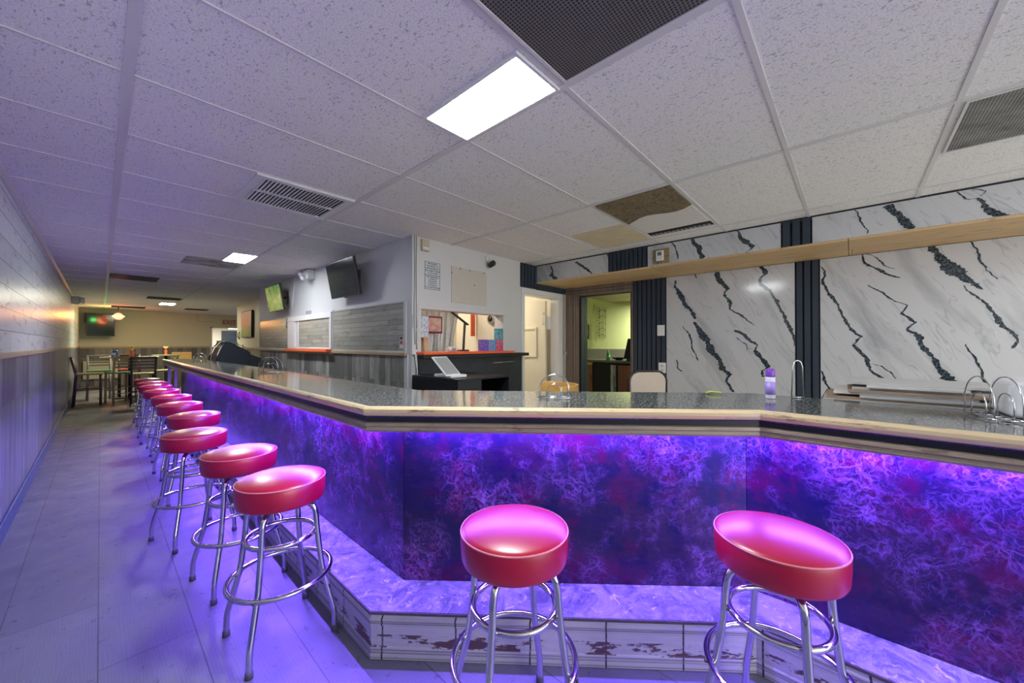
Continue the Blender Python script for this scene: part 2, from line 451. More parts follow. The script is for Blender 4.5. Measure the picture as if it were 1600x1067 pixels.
def perf_mat(name, c, scale, hole=.0045, dirt=0.0):
    t = NT(name); o = t.obj()
    d = t.voro(t.scale(o, (1, 1, 0)), scale)
    x = t.n('ShaderNodeTexVoronoi', feature='F1'); x.inputs['Randomness'].default_value = 0.0; x.inputs['Scale'].default_value = scale
    t.l(t.scale(o, (1, 1, 0)), x.inputs['Vector'])
    h = t.ramp(x.outputs['Distance'], [(.30, 1), (.36, 0)])
    base = t.mix(t.math('MULTIPLY', t.ramp(t.noise(o, 7, 5, .7), [(.4, 0), (.65, 1)]), dirt), c, (.10, .08, .06))
    return t.fin(t.mix(h, base, (.01, .01, .012)), .5, .2)
M['perf_dark'] = perf_mat('perforated_dark_grille', (.16, .155, .16), 85, dirt=.3)
M['perf_grey'] = perf_mat('perforated_dirty_grille', (.32, .33, .31), 85, dirt=.8)

def red_vinyl():
    t = NT('red_vinyl'); o = t.obj()
    n = t.noise(o, 160, 3, .6); cr = t.noise(t.scale(o, (1, 1, 1)), 9, 4, .6)
    t.bump(t.math('ADD', t.math('MULTIPLY', n, .10), cr), .03, .006)
    m_ = t.fin(t.mix(t.noise(o, 5, 3), (.37, .0015, .028), (.43, .002, .034)), t.ramp(t.noise(o, 12, 4), [(.3, .32), (.7, .42)]), 0, .5, .45)
    t.b.inputs['Coat Roughness'].default_value = .26
    return m_
M['red_vinyl'] = red_vinyl()
M['welt'] = plain('faded_seat_welt', (.70, .22, .26), .4)
M['light'] = emis('ceiling_light_diffuser', (.93, .97, 1.0), 75.0)
M['light_warm'] = emis('far_ceiling_light_diffuser', (1.0, .97, .68), 150.0)
M['led'] = emis('violet_led', (.35, .2, 1.0), 6.0)
M['stain'] = None
def stain():
    t = NT('water_stained_tile'); o = t.obj()
    n = t.noise(o, 5, 6, .7); sp = t.noise(o, 40, 5, .75)
    c = t.mix(t.ramp(n, [(.35, 0), (.65, 1)]), (.26, .20, .10), (.19, .145, .09))
    c = t.mix(t.ramp(sp, [(.5, 0), (.62, 1)]), c, (.08, .06, .04))
    return t.fin(c, .85)
M['stain'] = stain()
def grime():
    t = NT('grimy_light_panel'); o = t.obj()
    return t.fin(t.mix(t.ramp(t.noise(t.scale(o, (3, 9, 1)), 1.4, 6, .7), [(.4, 0), (.62, 1)]), (.48, .49, .48), (.10, .10, .10)), .5)
M['grime'] = grime()
def screen_mat(name, a, b, c3, emit=0.0):
    t = NT(name); o = t.obj()
    f = t.noise(t.scale(o, (2, 2, 3.2)), 1.6, 4, .6, .8)
    c = t.ramp(f, [(.3, a), (.5, b), (.72, c3)])
    t.fin(c, .12, 0, .6)
    if emit:
        t.l(c, t.b.inputs['Emission Color']); t.b.inputs['Emission Strength'].default_value = emit
    return t.m
M['screen_dark'] = plain('dark_screen', (.035, .05, .055), .08, var=.3, spec=.9)
M['screen_green'] = screen_mat('lit_green_screen', (.05, .12, .03), (.12, .26, .06), (.42, .34, .12), .55)  # mottled green colours that also emit

# ================================================================= ROOM
H = 2.4
XL, XP, YS, XM, XS = -0.44, 2.10, 3.27, 4.80, 4.10   # left wall, partition, service wall, marble wall, soffit face
YB = 17.5
floor = struct(MB().box(-.6, 8.2, -4.2, 21, -.1, 0).build('floor', M['floor']))
struct(MB().prism([(2.32, -3.9), (4.79, -3.9), (4.79, 3.2), (1.3, 3.2), (1.3, 1.9), (2.32, .45)], .0, .004).build('floor_bounce', plain('cream_bounce_floor', (.66, .63, .56), .4, var=.08)))  # unseen pale floor added behind the bar to bounce light onto the ceiling
struct(MB().box(-.6, 8.2, -4.2, 21, H, H+.1).build('ceiling', M['ceiling']))
GY = [0.27+.632*k for k in range(-6, 28)]
GX = [.07, 1.32, 2.60, 3.86]
b = MB()
for y in GY:
    wide = .022 if y < 1 else .013
    if y < 3.2: b.box(XL, XS, y-wide/2, y+wide/2, H-.004, H+.01)
    else: b.box(XL, 2.6 if y > 8.6 else XP, y-wide/2, y+wide/2, H-.004, H+.01)
for x in GX: b.box(x-.017, x+.017, -4, YS if x > 2.1 else YB, H-.006, H+.01)
struct(b.build('trim_1', M['grid_bar']))
# left wall: pale boards above, grey vertical planks below
b = MB(); b.box(XL-.12, XL, -4.1, YB, 1.22, H, 0); b.box(XL-.12, XL, -4.1, YB, 0, 1.22, 1)
struct(b.build('wall_left', [M['plank_white'], M['plank_grey']]))
struct(MB().box(XL, XL+.018, -4, YB, 1.205, 1.245).build('trim_2', M['tan_rail'], bevel=.004))
struct(MB().box(XL, XL+.014, -4, YB, 0, .12).build('baseboard_left', M['baseboard'], bevel=.004))
struct(MB().extrude([(XL, H), (XL+.03, H), (XL+.03, H-.012), (XL+.012, H-.03), (XL, H-.03)], 1, -4, YB).build('trim_3', M['grid_bar']))
# end wall behind the camera; its window opening is assumed, added for light
b = MB(); b.box(-.56, 8, -4.12, -4, 0, .55); b.box(-.56, 8, -4.12, -4, 2.3, H); b.box(-.56, -.2, -4.12, -4, .55, 2.3); b.box(3.5, 8, -4.12, -4, .55, 2.3)
struct(b.build('wall_front', M['white_paint']))
# back wall
b = MB(); b.box(-.56, 2.76, YB, YB+.12, 1.22, H, 0); b.box(-.56, 2.76, YB, YB+.12, 0, 1.22, 1)
b.box(2.76, 3.56, YB, YB+.12, 1.91, H, 0); b.box(3.56, 6, YB, YB+.12, 0, H, 0)
struct(b.build('wall_back', [M['olive_paint'], M['plank_back']]))
struct(MB().box(XL, 2.74, YB-.02, YB, 1.18, 1.24).build('trim_4', M['tan_rail']))
struct(MB().box(2.72, 2.77, YB-.03, YB+.1, 0, 1.95).box(2.72, 3.6, YB-.03, YB+.1, 1.91, 1.955).box(3.555, 3.6, YB-.03, YB+.1, 0, 1.95).build('trim_5', M['cream_paint']))
# hall behind the back doorway
struct(MB().box(2.4, 4.9, YB+.12, 20.5, 2.06, 2.1).box(2.3, 5, 20.5, 20.6, 0, H).box(2.3, 2.4, YB+.12, 20.5, 0, H).box(4.9, 5, YB+.12, 20.5, 0, H).build('wall_hall', M['cream_paint']))
t_ = empty('hall_gate', (3.62, 20.42, 0), 'dark blue roll-up gate seen through the far doorway', 'gate')
MB().box(3.57, 4.5, 20.44, 20.49, 0, 1.90).build('panel', plain('blue_gate', (.02, .035, .06), .5), t_)
b = MB()
for k in range(9): b.box(3.57, 4.5, 20.42, 20.44, .2+k*.2, .215+k*.2)
b.build('ridge', plain('blue_gate_ridge', (.05, .08, .12), .5), t_)
t_ = empty('fluorescent_lamp', (3.75, 19.9, H-.06), 'white fluorescent tube lamp in the hall behind the far doorway', 'lamp')
MB().box(3.72, 4.15, 19.85, 19.95, 1.965, 2.0).build('tube', emis('hall_tube', (1, 1, 1), 8), t_)
MB().box(3.68, 4.2, 19.83, 19.97, 2.0, 2.06).build('housing', M['white_gloss'], t_)
# set-back wall between the partition and the far room
b = MB(); b.box(2.56, 2.68, 8.62, 12.7, 1.22, H, 0); b.box(2.56, 2.68, 8.62, 12.7, 0, 1.22, 1); b.box(2.68, 6, 12.58, 12.7, 0, H, 0)
struct(b.build('wall_setback', [M['cream_paint'], M['plank_part']]))
struct(MB().box(2.535, 2.56, 8.62, 12.7, 1.19, 1.23).build('trim_6', M['tan_rail']))
# partition: white above, weathered vertical planks below
b = MB(); b.box(XP, XP+.1, YS+.14, 8.62, 1.22, H, 0); b.box(XP, XP+.1, YS+.14, 8.62, 0, 1.22, 1); b.box(XP+.1, 2.68, 8.5, 8.62, 0, H, 0)
struct(b.build('wall_partition', [M['white_paint'], M['plank_part']]))
struct(MB().box(XP-.03, XP, YS+.08, 5.15, 1.185, 1.225).box(XP-.03, XP, 6.87, 8.62, 1.185, 1.225).build('trim_7', M['tan_rail'], bevel=.004))
struct(MB().box(XP-.012, XP, YS+.06, YS+.075, .3, 1.2).box(XP-.012, XP, 5.13, 5.15, 1.25, 1.76).box(XP-.012, XP, 3.36, 3.375, 1.22, 1.74).build('trim_8', M['white_paint']))
# service wall with hatch and doorway
b = MB(); y0, y1 = YS, YS+.14
b.box(XP, 2.20, y0, y1, 0, H); b.box(2.20, 3.414, y0, y1, 0, 1.21); b.box(2.20, 3.414, y0, y1, 1.665, H); b.box(3.414, 3.82, y0, y1, 0, H)
b.box(3.82, 4.64, y0, y1, 2.0, H); b.box(4.64, 4.98, y0, y1, 0, H)
struct(b.build('wall_service', M['white_paint']))
# small room behind the hatch
struct(MB().box(2.2, 3.75, 4.55, 4.62, 0, H).box(3.72, 3.79, y1, 4.55, 0, H).build('wall_hatch_room', M['cream_paint']))
# store room behind the white door
struct(MB().box(3.79, 5.0, 5.3, 5.4, 0, H).box(4.9, 4.98, y1, 5.3, 0, H).build('wall_store', M['cream_paint']))
# marble wall plane with doorway to the kitchen
b = MB(); b.box(XM, XM+.18, -4, 2.2, 0, H); b.box(XM, XM+.18, 2.2, 3.0, 2.02, H); b.box(XM, XM+.18, 3.0, YS, 0, H)
struct(b.build('wall_right', M['navy_groove']))
# kitchen beyond
struct(MB().box(7.5, 7.6, 1.2, 5.6, 1.2, H, 0).box(7.5, 7.6, 1.2, 5.6, 0, 1.2, 1).box(4.98, 7.6, 5.0, 5.1, 0, H, 0).box(4.98, 7.6, 1.2, 1.3, 0, H, 0).build('wall_kitchen', [M['green_paint'], M['plank_back']]))
struct(MB().box(5.0, 7.5, 1.3, 3.77, 2.19, 2.24).build('trim_9', M['fence_ceiling']))
# soffit
b = MB(); b.box(XS, XM+.02, -4, YS, 2.165, H)
struct(b.build('soffit', M['navy_groove']))
bpy.data.objects['soffit'].name = 'trim_10'
struct(MB().box(XS-.012, XS, -4, YS, H-.03, H).build('trim_11', M['black_paint']))
# pine boards under the soffit
for i, (a, c) in enumerate(((-4.0, .02), (.024, 2.3), (2.304, 3.26))):
    o = MB().box(XS-.01, XM, a, c, 2.145, 2.165).build('soffit_board', M['pine'], bevel=.002)
    setp(o, label=['raw pine board under the soffit, nearest the right edge of the picture', 'raw pine board under the soffit between the two dark slat strips', 'raw pine board under the soffit above the white door'][i], category='board', group=None)

# ---- marble panels and navy slats
rv = random.Random(11)
VLOW = [[(1.617, 2.093, 0.014), (1.628, 2.027, 0.017), (1.554, 1.897, 0.047), (1.491, 1.76, 0.033), (1.389, 1.602, 0.019)], [(1.41, 1.571, 0.033), (1.311, 1.407, 0.07), (1.233, 1.279, 0.061), (1.158, 1.155, 0.045), (1.103, 1.012, 0.044), (1.03, 0.954, 0.029), (1.066, 0.88, 0.02), (0.995, 0.764, 0.022)], [(1.163, 2.135, 0.037), (1.108, 2.003, 0.044), (1.044, 1.924, 0.029), (1.081, 1.877, 0.015), (1.018, 1.769, 0.032), (1.027, 1.698, 0.011), (0.921, 1.631, 0.019), (0.785, 1.506, 0.008)], [(0.733, 2.147, 0.033), (0.684, 2.053, 0.032), (0.742, 2.002, 0.016), (0.701, 1.92, 0.026), (0.621, 1.816, 0.018), (0.544, 1.639, 0.019), (0.484, 1.487, 0.024), (0.447, 1.393, 0.021), (0.445, 1.282, 0.01)], [(0.983, 1.462, 0.02), (0.887, 1.41, 0.03), (0.819, 1.33, 0.024), (0.761, 1.291, 0.01), (0.786, 1.232, 0.018), (0.705, 1.126, 0.039), (0.665, 1.06, 0.026), (0.721, 1.019, 0.015), (0.709, 0.952, 0.018)], [(1.534, 1.521, 0.009), (1.451, 1.387, 0.016), (1.431, 1.279, 0.013), (1.361, 1.107, 0.01)], [(1.61, 1.111, 0.014), (1.599, 1.012, 0.014), (1.546, 0.97, 0.008)], [(0.966, 1.381, 0.007), (0.854, 1.251, 0.009), (0.803, 1.251, 0.006)], [(1.398, 2.154, 0.014), (1.372, 2.086, 0.006)], [(0.232, 2.073, 0.008), (0.215, 1.909, 0.019), (0.146, 1.764, 0.019), (0.078, 1.6, 0.014), (0.028, 1.486, 0.015), (-0.061, 1.373, 0.018), (-0.004, 1.296, 0.013), (-0.099, 1.155, 0.026), (-0.115, 1.068, 0.01), (-0.207, 0.987, 0.019), (-0.274, 0.928, 0.016)], [(-0.115, 1.123, 0.006), (-0.192, 1.104, 0.009), (-0.303, 0.983, 0.006)], [(-0.065, 2.163, 0.01), (-0.096, 2.049, 0.015), (-0.182, 1.983, 0.019), (-0.235, 1.933, 0.018), (-0.316, 1.892, 0.009)], [(-0.089, 2.149, 0.006), (-0.167, 2.093, 0.009), (-0.212, 2.021, 0.009), (-0.287, 1.979, 0.006)], [(-0.103, 1.852, 0.005), (-0.211, 1.765, 0.012), (-0.285, 1.685, 0.01), (-0.357, 1.648, 0.007), (-0.321, 1.578, 0.014), (-0.406, 1.491, 0.015), (-0.356, 1.431, 0.014), (-0.426, 1.368, 0.031), (-0.467, 1.246, 0.03), (-0.52, 1.167, 0.026), (-0.546, 1.088, 0.026), (-0.611, 0.993, 0.046), (-0.661, 0.909, 0.045)], [(-0.479, 2.166, 0.016), (-0.539, 2.065, 0.037), (-0.591, 1.977, 0.051), (-0.667, 1.869, 0.05), (-0.752, 1.773, 0.022), (-0.782, 1.741, 0.005)], [(-0.679, 1.79, 0.005), (-0.728, 1.708, 0.014), (-0.776, 1.657, 0.011), (-0.822, 1.568, 0.017), (-0.857, 1.473, 0.027), (-0.902, 1.416, 0.018), (-0.946, 1.342, 0.01), (-0.923, 1.269, 0.016)], [(-0.718, 2.151, 0.006), (-0.76, 1.991, 0.011), (-0.801, 1.89, 0.006), (-0.853, 1.818, 0.005)], [(-0.688, 1.306, 0.005), (-0.737, 1.192, 0.01), (-0.772, 1.06, 0.01), (-0.789, 0.986, 0.014), (-0.812, 0.912, 0.008)], [(0.23, 1.041, 0.011), (0.211, 0.962, 0.019), (0.168, 0.861, 0.011)]]
VUP = [[(1.219, 2.386, 0.022), (1.15, 2.29, 0.041), (1.117, 2.166, 0.047)], [(0.866, 2.398, 0.006), (0.798, 2.375, 0.012), (0.739, 2.269, 0.04), (0.682, 2.208, 0.032), (0.747, 2.16, 0.011)], [(1.426, 2.396, 0.007), (1.362, 2.251, 0.012), (1.359, 2.197, 0.006)], [(-0.203, 2.377, 0.046), (-0.254, 2.301, 0.034), (-0.297, 2.229, 0.037), (-0.339, 2.167, 0.03)], [(-0.016, 2.386, 0.006), (-0.05, 2.283, 0.009), (-0.093, 2.177, 0.006)], [(-0.552, 2.39, 0.004), (-0.594, 2.32, 0.006), (-0.646, 2.315, 0.009), (-0.677, 2.25, 0.032), (-0.717, 2.192, 0.039), (-0.766, 2.16, 0.03)], [(-0.621, 2.384, 0.008), (-0.682, 2.354, 0.005), (-0.652, 2.322, 0.005)], [(3.017, 2.366, 0.012), (2.98, 2.3, 0.02), (3.005, 2.232, 0.05), (2.918, 2.171, 0.042)], [(2.614, 2.357, 0.014), (2.525, 2.296, 0.031), (2.417, 2.206, 0.02), (2.375, 2.173, 0.008)], [(2.171, 2.39, 0.013), (2.142, 2.314, 0.022)]]
def marble(y0, y1, z0, z1, X, veins, label):
    b = MB(); b.box(X-.013, X-.001, y0, y1, z0, z1, 0)
    for v in veins:
        pts = [(p[0], p[1], p[2]*1.3) for p in v if y0-.02 < p[0] < y1+.02 and z0-.05 < p[1] < z1+.05]
        if len(pts) > 1:
            st = len(b.v); b.ribbon(pts, X-.0142, 0, 1, rv)
            for i in range(st, len(b.v)):
                x, y, z = b.v[i]; b.v[i] = (x, min(max(y, y0+.001), y1-.001), min(max(z, z0+.001), z1-.001))
    o = b.build('marble_panel', [M['marble'], M['vein']], fixn=False)
    return setp(o, label=label, category='wall panel')
EXTRA = [[(p[0]-1.75+1.15*0, p[1], p[2]) for p in v] for v in VLOW[10:17]]
marble(.436, 1.73, 0, 2.14, XM, VLOW[:9], 'large white marble panel with black veins between the slatted column and the doorway slats')
marble(-2.2, .235, 0, 2.14, XM, VLOW[9:], 'large white marble panel with black veins at the right end of the wall')
marble(2.16, 3.26, 2.165, 2.385, XS, VUP[7:], 'short white marble strip on the soffit above the white door')
marble(.47, 1.68, 2.165, 2.385, XS, VUP[:3], 'white marble strip on the soffit holding the thermostat')
marble(-2.2, .25, 2.165, 2.385, XS, VUP[3:7], 'white marble strip on the soffit at the right edge of the picture')
def slats(plane, a0, a1, z0, z1, pos, n, label, name='slat_panel'):
    b = MB(); w = (a1-a0)/n
    for k in range(n):
        p, q = a0+k*w+w*.13, a0+(k+1)*w-w*.13
        if plane == 'x': b.box(pos-.022, pos-.001, p, q, z0, z1, 0)
        else: b.box(p, q, pos-.022, pos, z0, z1, 0)
    if plane == 'x': b.box(pos-.008, pos-.001, a0, a1, z0, z1, 1)
    else: b.box(a0, a1, pos-.008, pos-.0005, z0, z1, 1)
    return setp(b.build(name, [M['navy_slat'], M['navy_groove']]), label=label, category='slat panel')
slats('x', 1.735, 2.165, 0, 2.14, XM, 7, 'navy slatted panel with two white wall plates beside the kitchen doorway')
slats('x', .24, .43, 0, 2.14, XM, 3, 'narrow navy slatted column between the two large marble panels')
slats('x', 1.69, 2.15, 2.165, 2.385, XS, 9, 'short navy slatted panel on the soffit left of the thermostat')
slats('x', .255, .465, 2.165, 2.385, XS, 3, 'short navy slatted panel on the soffit above the slatted column')
slats('y', 3.755, 4.09, 2.07, 2.39, YS, 5, 'short navy slatted panel above the corner of the white door')
slats('y', 4.99-.2+.01, 4.985, 0, 2.0, 3.0, 4, 'dark slatted reveal on the left side of the kitchen doorway')
# band between door frame and soffit, plank column and its casing
struct(MB().box(4.10, XM, YS-.02, YS, 2.06, 2.15).build('trim_12', M['navy_slat']))
o = MB().box(4.73, XM-.001, YS-.03, YS, 0, 2.06).build('plank_column', M['brown_board']); setp(o, label='weathered brown board filling the corner between white door and kitchen doorway', category='board')
cs = MB()
for (p, q) in ((3.0, 3.05), (3.055, 3.10), (3.105, 3.235)): cs.box(XM-.03+.006*(p > 3.1), XM-.001, p, q, 0, 2.03)
for (p, q) in ((2.165, 2.18), (2.184, 2.2)): cs.box(XM-.028, XM-.001, p, q, 0, 2.03)
for (p, q) in ((2.02, 2.055), (2.06, 2.095), (2.10, 2.14)): cs.box(XM-.03, XM-.001, 2.165, 3.235, p, q)
struct(cs.build('door_2', M['brown_trim']))
t_ = empty('metal_latch', (4.79, 3.22, 1.165), 'steel latch bar on the brown board between the two doorways', 'latch')
MB().box(4.72, 4.86, 3.205, 3.238, 1.14, 1.195).build('plate', plain('dull_steel', (.5, .5, .48), .35, .8), t_, .004)
MB().tube([(4.70, 3.2, 1.168), (4.84, 3.2, 1.168)], .009).build('bolt', M['chrome'], t_)

# ---- white door (door_1): frame, open leaf
b = MB()
for (x0, x1) in ((3.77, 3.83), (4.63, 4.72)): b.box(x0, x1, YS-.02, YS-.0005, 0, 1.99)
b.box(3.77, 4.72, YS-.02, YS-.0005, 1.991, 2.06); b.box(3.8205, 3.84, YS, YS+.139, 0, 1.979); b.box(4.62, 4.6395, YS, YS+.139, 0, 1.979); b.box(3.8205, 4.6395, YS, YS+.139, 1.98, 1.9995)
fr = struct(b.build('door_1', M['white_gloss'], bevel=.004))
t_ = empty('door_leaf', (4.55, 3.9, 0), 'white door leaf with a square moulding, standing open in its frame', 'door')
MB().box(4.53, 4.57, 3.44, 4.24, .02, 1.96).build('leaf', M['cream_paint'], t_, .004)
b = MB()
for (p, q, r, s_) in ((3.60, 4.10, 1.53, 1.57), (3.60, 4.10, 1.10, 1.14), (3.60, 3.64, 1.141, 1.529), (4.06, 4.10, 1.141, 1.529)): b.box(4.512, 4.531, p, q, r, s_)
b.build('moulding', M['cream_paint'], t_, .005)
for z in (.35, 1.62):
    hg = MB().box(4.565, 4.62, 3.405, 3.445, z-.09, z+.09).build('hinge', M['white_gloss'], t_, .004)
MB().tube([(4.53, 3.47, 1.60), (4.50, 3.47, 1.62), (4.50, 3.47, 1.76), (4.53, 3.47, 1.78)], .008, n=8).build('pull_handle', M['white_gloss'], t_)

# ================================================================= CEILING THINGS
def panel_light(x0, x1, y0, y1, label, warm=False):
    t = empty('ceiling_light', ((x0+x1)/2, (y0+y1)/2, H), label, 'ceiling light')
    MB().box(x0+.012, x1-.012, y0+.012, y1-.012, H-.012, H-.006).build('diffuser', M['light_warm' if warm else 'light'], t)
    b = MB(); f = .014
    b.box(x0, x1, y0, y0+f, H-.016, H); b.box(x0, x1, y1-f, y1, H-.016, H); b.box(x0, x0+f, y0+f, y1-f, H-.016, H); b.box(x1-f, x1, y0+f, y1-f, H-.016, H)
    b.build('frame', M['white_gloss'], t)
panel_light(1.035, 1.315, .92, 1.52, 'bright rectangular ceiling light above the bar nearest the camera')
panel_light(1.045, 1.31, 5.42, 6.04, 'bright rectangular ceiling light before the grimy panel, middle of the room')
panel_light(1.05, 1.36, 13.35, 13.95, 'small yellowish ceiling light near the far end of the room', True)
panel_light(1.035, 1.315, -3.6, -3.0, 'added unseen ceiling light behind the camera, toward the assumed front window')  # unseen panel added to brighten the room
panel_light(3.3, 3.58, -2.9, -2.3, 'assumed unseen ceiling light behind the camera, near the marble wall')  # unseen panel, assumed and added for its light
def grille(name, x0, x1, y0, y1, mat, label, rim=.02):
    t = empty(name, ((x0+x1)/2, (y0+y1)/2, H), label, 'ceiling vent')
    MB().box(x0+rim, x1-rim, y0+rim, y1-rim, H-.006, H-.003).build('perforated_plate', mat, t)
    b = MB(); f = rim
    b.box(x0, x1, y0, y0+f, H-.01, H); b.box(x0, x1, y1-f, y1, H-.01, H); b.box(x0, x0+f, y0+f, y1-f, H-.01, H); b.box(x1-f, x1, y0+f, y1-f, H-.01, H)
    b.build('frame', M['grid_bar'], t)
grille('ceiling_grille', .70, 1.305, .285, .885, M['perf_dark'], 'large dark perforated ceiling grille beside the nearest ceiling light', .012)
grille('ceiling_grille', 2.62, 3.24, -.985, -.385, M['perf_grey'], 'dirty perforated ceiling grille at the top right edge of the picture', .012)
# louvred vent
t_ = empty('ceiling_vent', (.98, 3.11, H), 'white louvred ceiling vent left of the partition corner', 'ceiling vent')
b = MB(); x0, x1, y0, y1 = .665, 1.30, 2.80, 3.425
b.box(x0, x1, y0, y0+.05, H-.016, H); b.box(x0, x1, y1-.05, y1, H-.016, H); b.box(x0, x0+.05, y0+.05, y1-.05, H-.016, H); b.box(x1-.05, x1, y0+.05, y1-.05, H-.016, H); b.box(x0+.05, x1-.05, 3.10, 3.12, H-.014, H)
b.build('frame', M['white_gloss'], t_, .002)
MB().box(x0+.04, x1-.04, y0+.04, y1-.04, H-.003, H-.001).build('backing', M['black_matte'], t_)
for k in range(22):
    x = x0+.062+k*.0235
    MB().obox((x, 3.11, H-.010), (1, 0, .45), (0, 1, 0), (-.45, 0, 1), .0105, .262, .0012).build('louvre', M['white_gloss'], t_)
def dark_vent(x0, x1, y0, y1, label):
    t = empty('ceiling_vent', ((x0+x1)/2, (y0+y1)/2, H), label, 'ceiling vent')
    MB().box(x0, x1, y0, y1, H-.004, H-.001).build('opening', M['black_matte'], t)
    b = MB()
    for k in range(5): b.box(x0, x1, y0+(y1-y0)*(k+.5)/5-.006, y0+(y1-y0)*(k+.5)/5+.006, H-.012, H-.003)
    b.build('blade', M['black_paint'], t)
dark_vent(.085, .655, 8.47, 9.08, 'black square ceiling vent above the corridor left of the bar')
dark_vent(.72, 1.34, 11.85, 12.45, 'dark ceiling vent just before the yellowish far light')
dark_vent(1.75, 2.3, 15.0, 15.5, 'dark slot in the ceiling near the far wall')
dark_vent(.2, .9, 15.4, 16.1, 'dark ceiling vent above the red party lamp')
def tile(name, x0, x1, y0, y1, mat, label, drop=.006):
    return setp(MB().box(x0, x1, y0, y1, H-drop, H-.001).build(name, mat), label=label, category='ceiling tile')
tile('ceiling_tile', .71, 1.31, 6.08, 6.66, M['grime'], 'grimy grey ceiling panel just beyond the middle ceiling light')
b = MB(); pts = [(2.635, .925), (3.10, .925)]+[(3.10+.05*math.sin(k*.9)+.012*k, .925+k*.0725) for k in range(9)]+[(2.635, 1.505)]
setp(b.prism(pts, H-.009, H-.001).build('ceiling_tile', M['stain']), label='brown water stained ceiling tile above the bar', category='ceiling tile')
tile('ceiling_tile', 3.11, 3.62, .93, 1.50, plain('new_tile', (.74, .72, .68), .8), 'clean white filler piece beside the brown stained tile')
t_ = empty('ceiling_slot', (3.72, 1.2, H), 'dark open slot with ragged tape at the soffit edge', 'opening')
MB().box(3.64, 3.76, .93, 1.50, H-.004, H-.001).build('gap', M['black_matte'], t_)
b = MB()
for k in range(14): b.box(3.70, 3.745, .95+k*.039, .975+k*.039, H-.009, H-.003)
b.build('tape', plain('grey_tape', (.3, .3, .3), .6), t_)
tile('ceiling_tile', 3.2, 3.82, 1.55, 2.10, plain('ply_tile', (.70, .60, .40), .7, var=.15, sc=9), 'plywood coloured ceiling tile beside the soffit')
setp(MB().box(2.604, 2.612, -.35, .25, H-.0045, H-.001).build('tile_gap_shadow', M['black_matte']), kind='structure'); bpy.data.objects['tile_gap_shadow'].name = 'trim_gap_shadow'  # black strip standing in for the shadow line at a tile gap
# lamps
t_ = empty('party_lamp', (.35, 16.0, 2.13), 'glowing red party lamp hanging under the far ceiling', 'lamp')
MB().lathe([(.0, -.10), (.06, -.09), (.10, -.04), (.11, .0), (.09, .05), (.04, .09), (.0, .10)], (.35, 16, 2.13), 20).build('globe', emis('party_red', (1.0, .10, .05), 7.0), t_)
MB().tube([(.35, 16, 2.23), (.35, 16, 2.4)], .012).build('stem', M['black_plastic'], t_)
for k in range(6):
    q = k*PI/3; MB().lathe([(0, -.02), (.02, 0), (0, .02)], (.35+.11*math.cos(q), 16+.11*math.sin(q), 2.13), 8).build('lens', emis('party_lens_%d' % k, (.1, 1, .2) if k % 2 else (1, .5, .1), 12), t_)
pl = bpy.data.lights.new('party_red_light', 'POINT'); pl.energy = 16; pl.color = (1, .25, .1); pl.shadow_soft_size = .1
po = bpy.data.objects.new('party_red_light', pl); col.objects.link(po); po.location = (.35, 15.8, 2.1)
pg = bpy.data.lights.new('party_green_light', 'POINT'); pg.energy = 4; pg.color = (.1, 1, .2); pg.shadow_soft_size = .05
po = bpy.data.objects.new('party_green_light', pg); col.objects.link(po); po.location = (.12, 15.9, 2.1)

# ================================================================= BAR
BT = 1.045
front = [(.72, 8.78), (.72, 1.46), (1.69, .262), (1.69, -2.2)]
backp = [(2.30, -2.2), (2.30, .40), (1.20, 1.80), (1.20, 8.78)]
bar = empty('bar_counter', (1.3, 2.0, 0), 'long angled bar counter with black stone top and violet lit marbled front', 'bar counter')
inner = [(.735, 8.765), (.735, 1.465), (1.705, .268), (1.705, -2.2)]
MB().prism(inner+backp[:1]+backp[1:], 1.005, BT-.001).build('countertop', M['granite'], bar)
MB().sweep(front, [(-.03, BT), (-.022, BT+.003), (.0, BT+.002), (.008, BT-.006), (.009, BT-.018), (.003, BT-.030), (-.004, BT-.034)]).build('nosing', M['nosing'], bar, fixn=False)
MB().sweep(front, [(-.004, BT-.034), (-.016, BT-.040), (-.016, BT-.060)]).build('cove', M['nosing_groove'], bar, fixn=False)
MB().sweep(front, [(-.016, BT-.060), (-.004, BT-.063), (-.002, BT-.075), (-.010, BT-.080), (-.006, BT-.092), (-.012, BT-.100), (-.03, BT-.100), (-.03, BT-.06)]).build('lower_moulding', M['nosing_low'], bar, fixn=False)
pf = [(.96, 8.75), (.96, 1.557), (1.975, .36), (1.975, -2.2)]
MB().prism([(.97, 8.7), (.97, 1.562), (1.985, .363), (1.985, -2.2), (2.10, -2.2), (2.10, .40), (1.08, 1.60), (1.08, 8.7)], .2005, .985).build('carcass', M['black_matte'], bar)
MB().prism([(.735, 8.765), (.735, 1.465), (1.705, .268), (1.705, -2.2), (1.98, -2.2), (1.98, .36), (.965, 1.56), (.965, 8.765)], .985, 1.005).build('soffit_board', M['black_paint'], bar)
def seg_panel(p, q):
    d = (Vector(q)-Vector(p)); L = d.length; d.normalize(); n = Vector((d.y, -d.x)); g = .0012
    a = Vector(p)+d*g; c = Vector(q)-d*g
    MB().prism([(a.x, a.y), (c.x, c.y), (c.x-n.x*.012, c.y-n.y*.012), (a.x-n.x*.012, a.y-n.y*.012)], .203, .985).build('front_panel', M['bar_panel'], bar)
for a, c in ((8.75, 6.32), (6.32, 3.88), (3.88, 1.557)): seg_panel((.96, a), (.96, c))
seg_panel((.96, 1.557), (1.975, .36)); seg_panel((1.975, .36), (1.975, -2.2))
for (x, y) in ((.80, 8.72), (.885, 8.72)):
    MB().box(x-.02, x+.02, y-.02, y+.02, .2005, .984).build('post', plain('pale_post', (.40, .36, .26), .5), bar, .004)
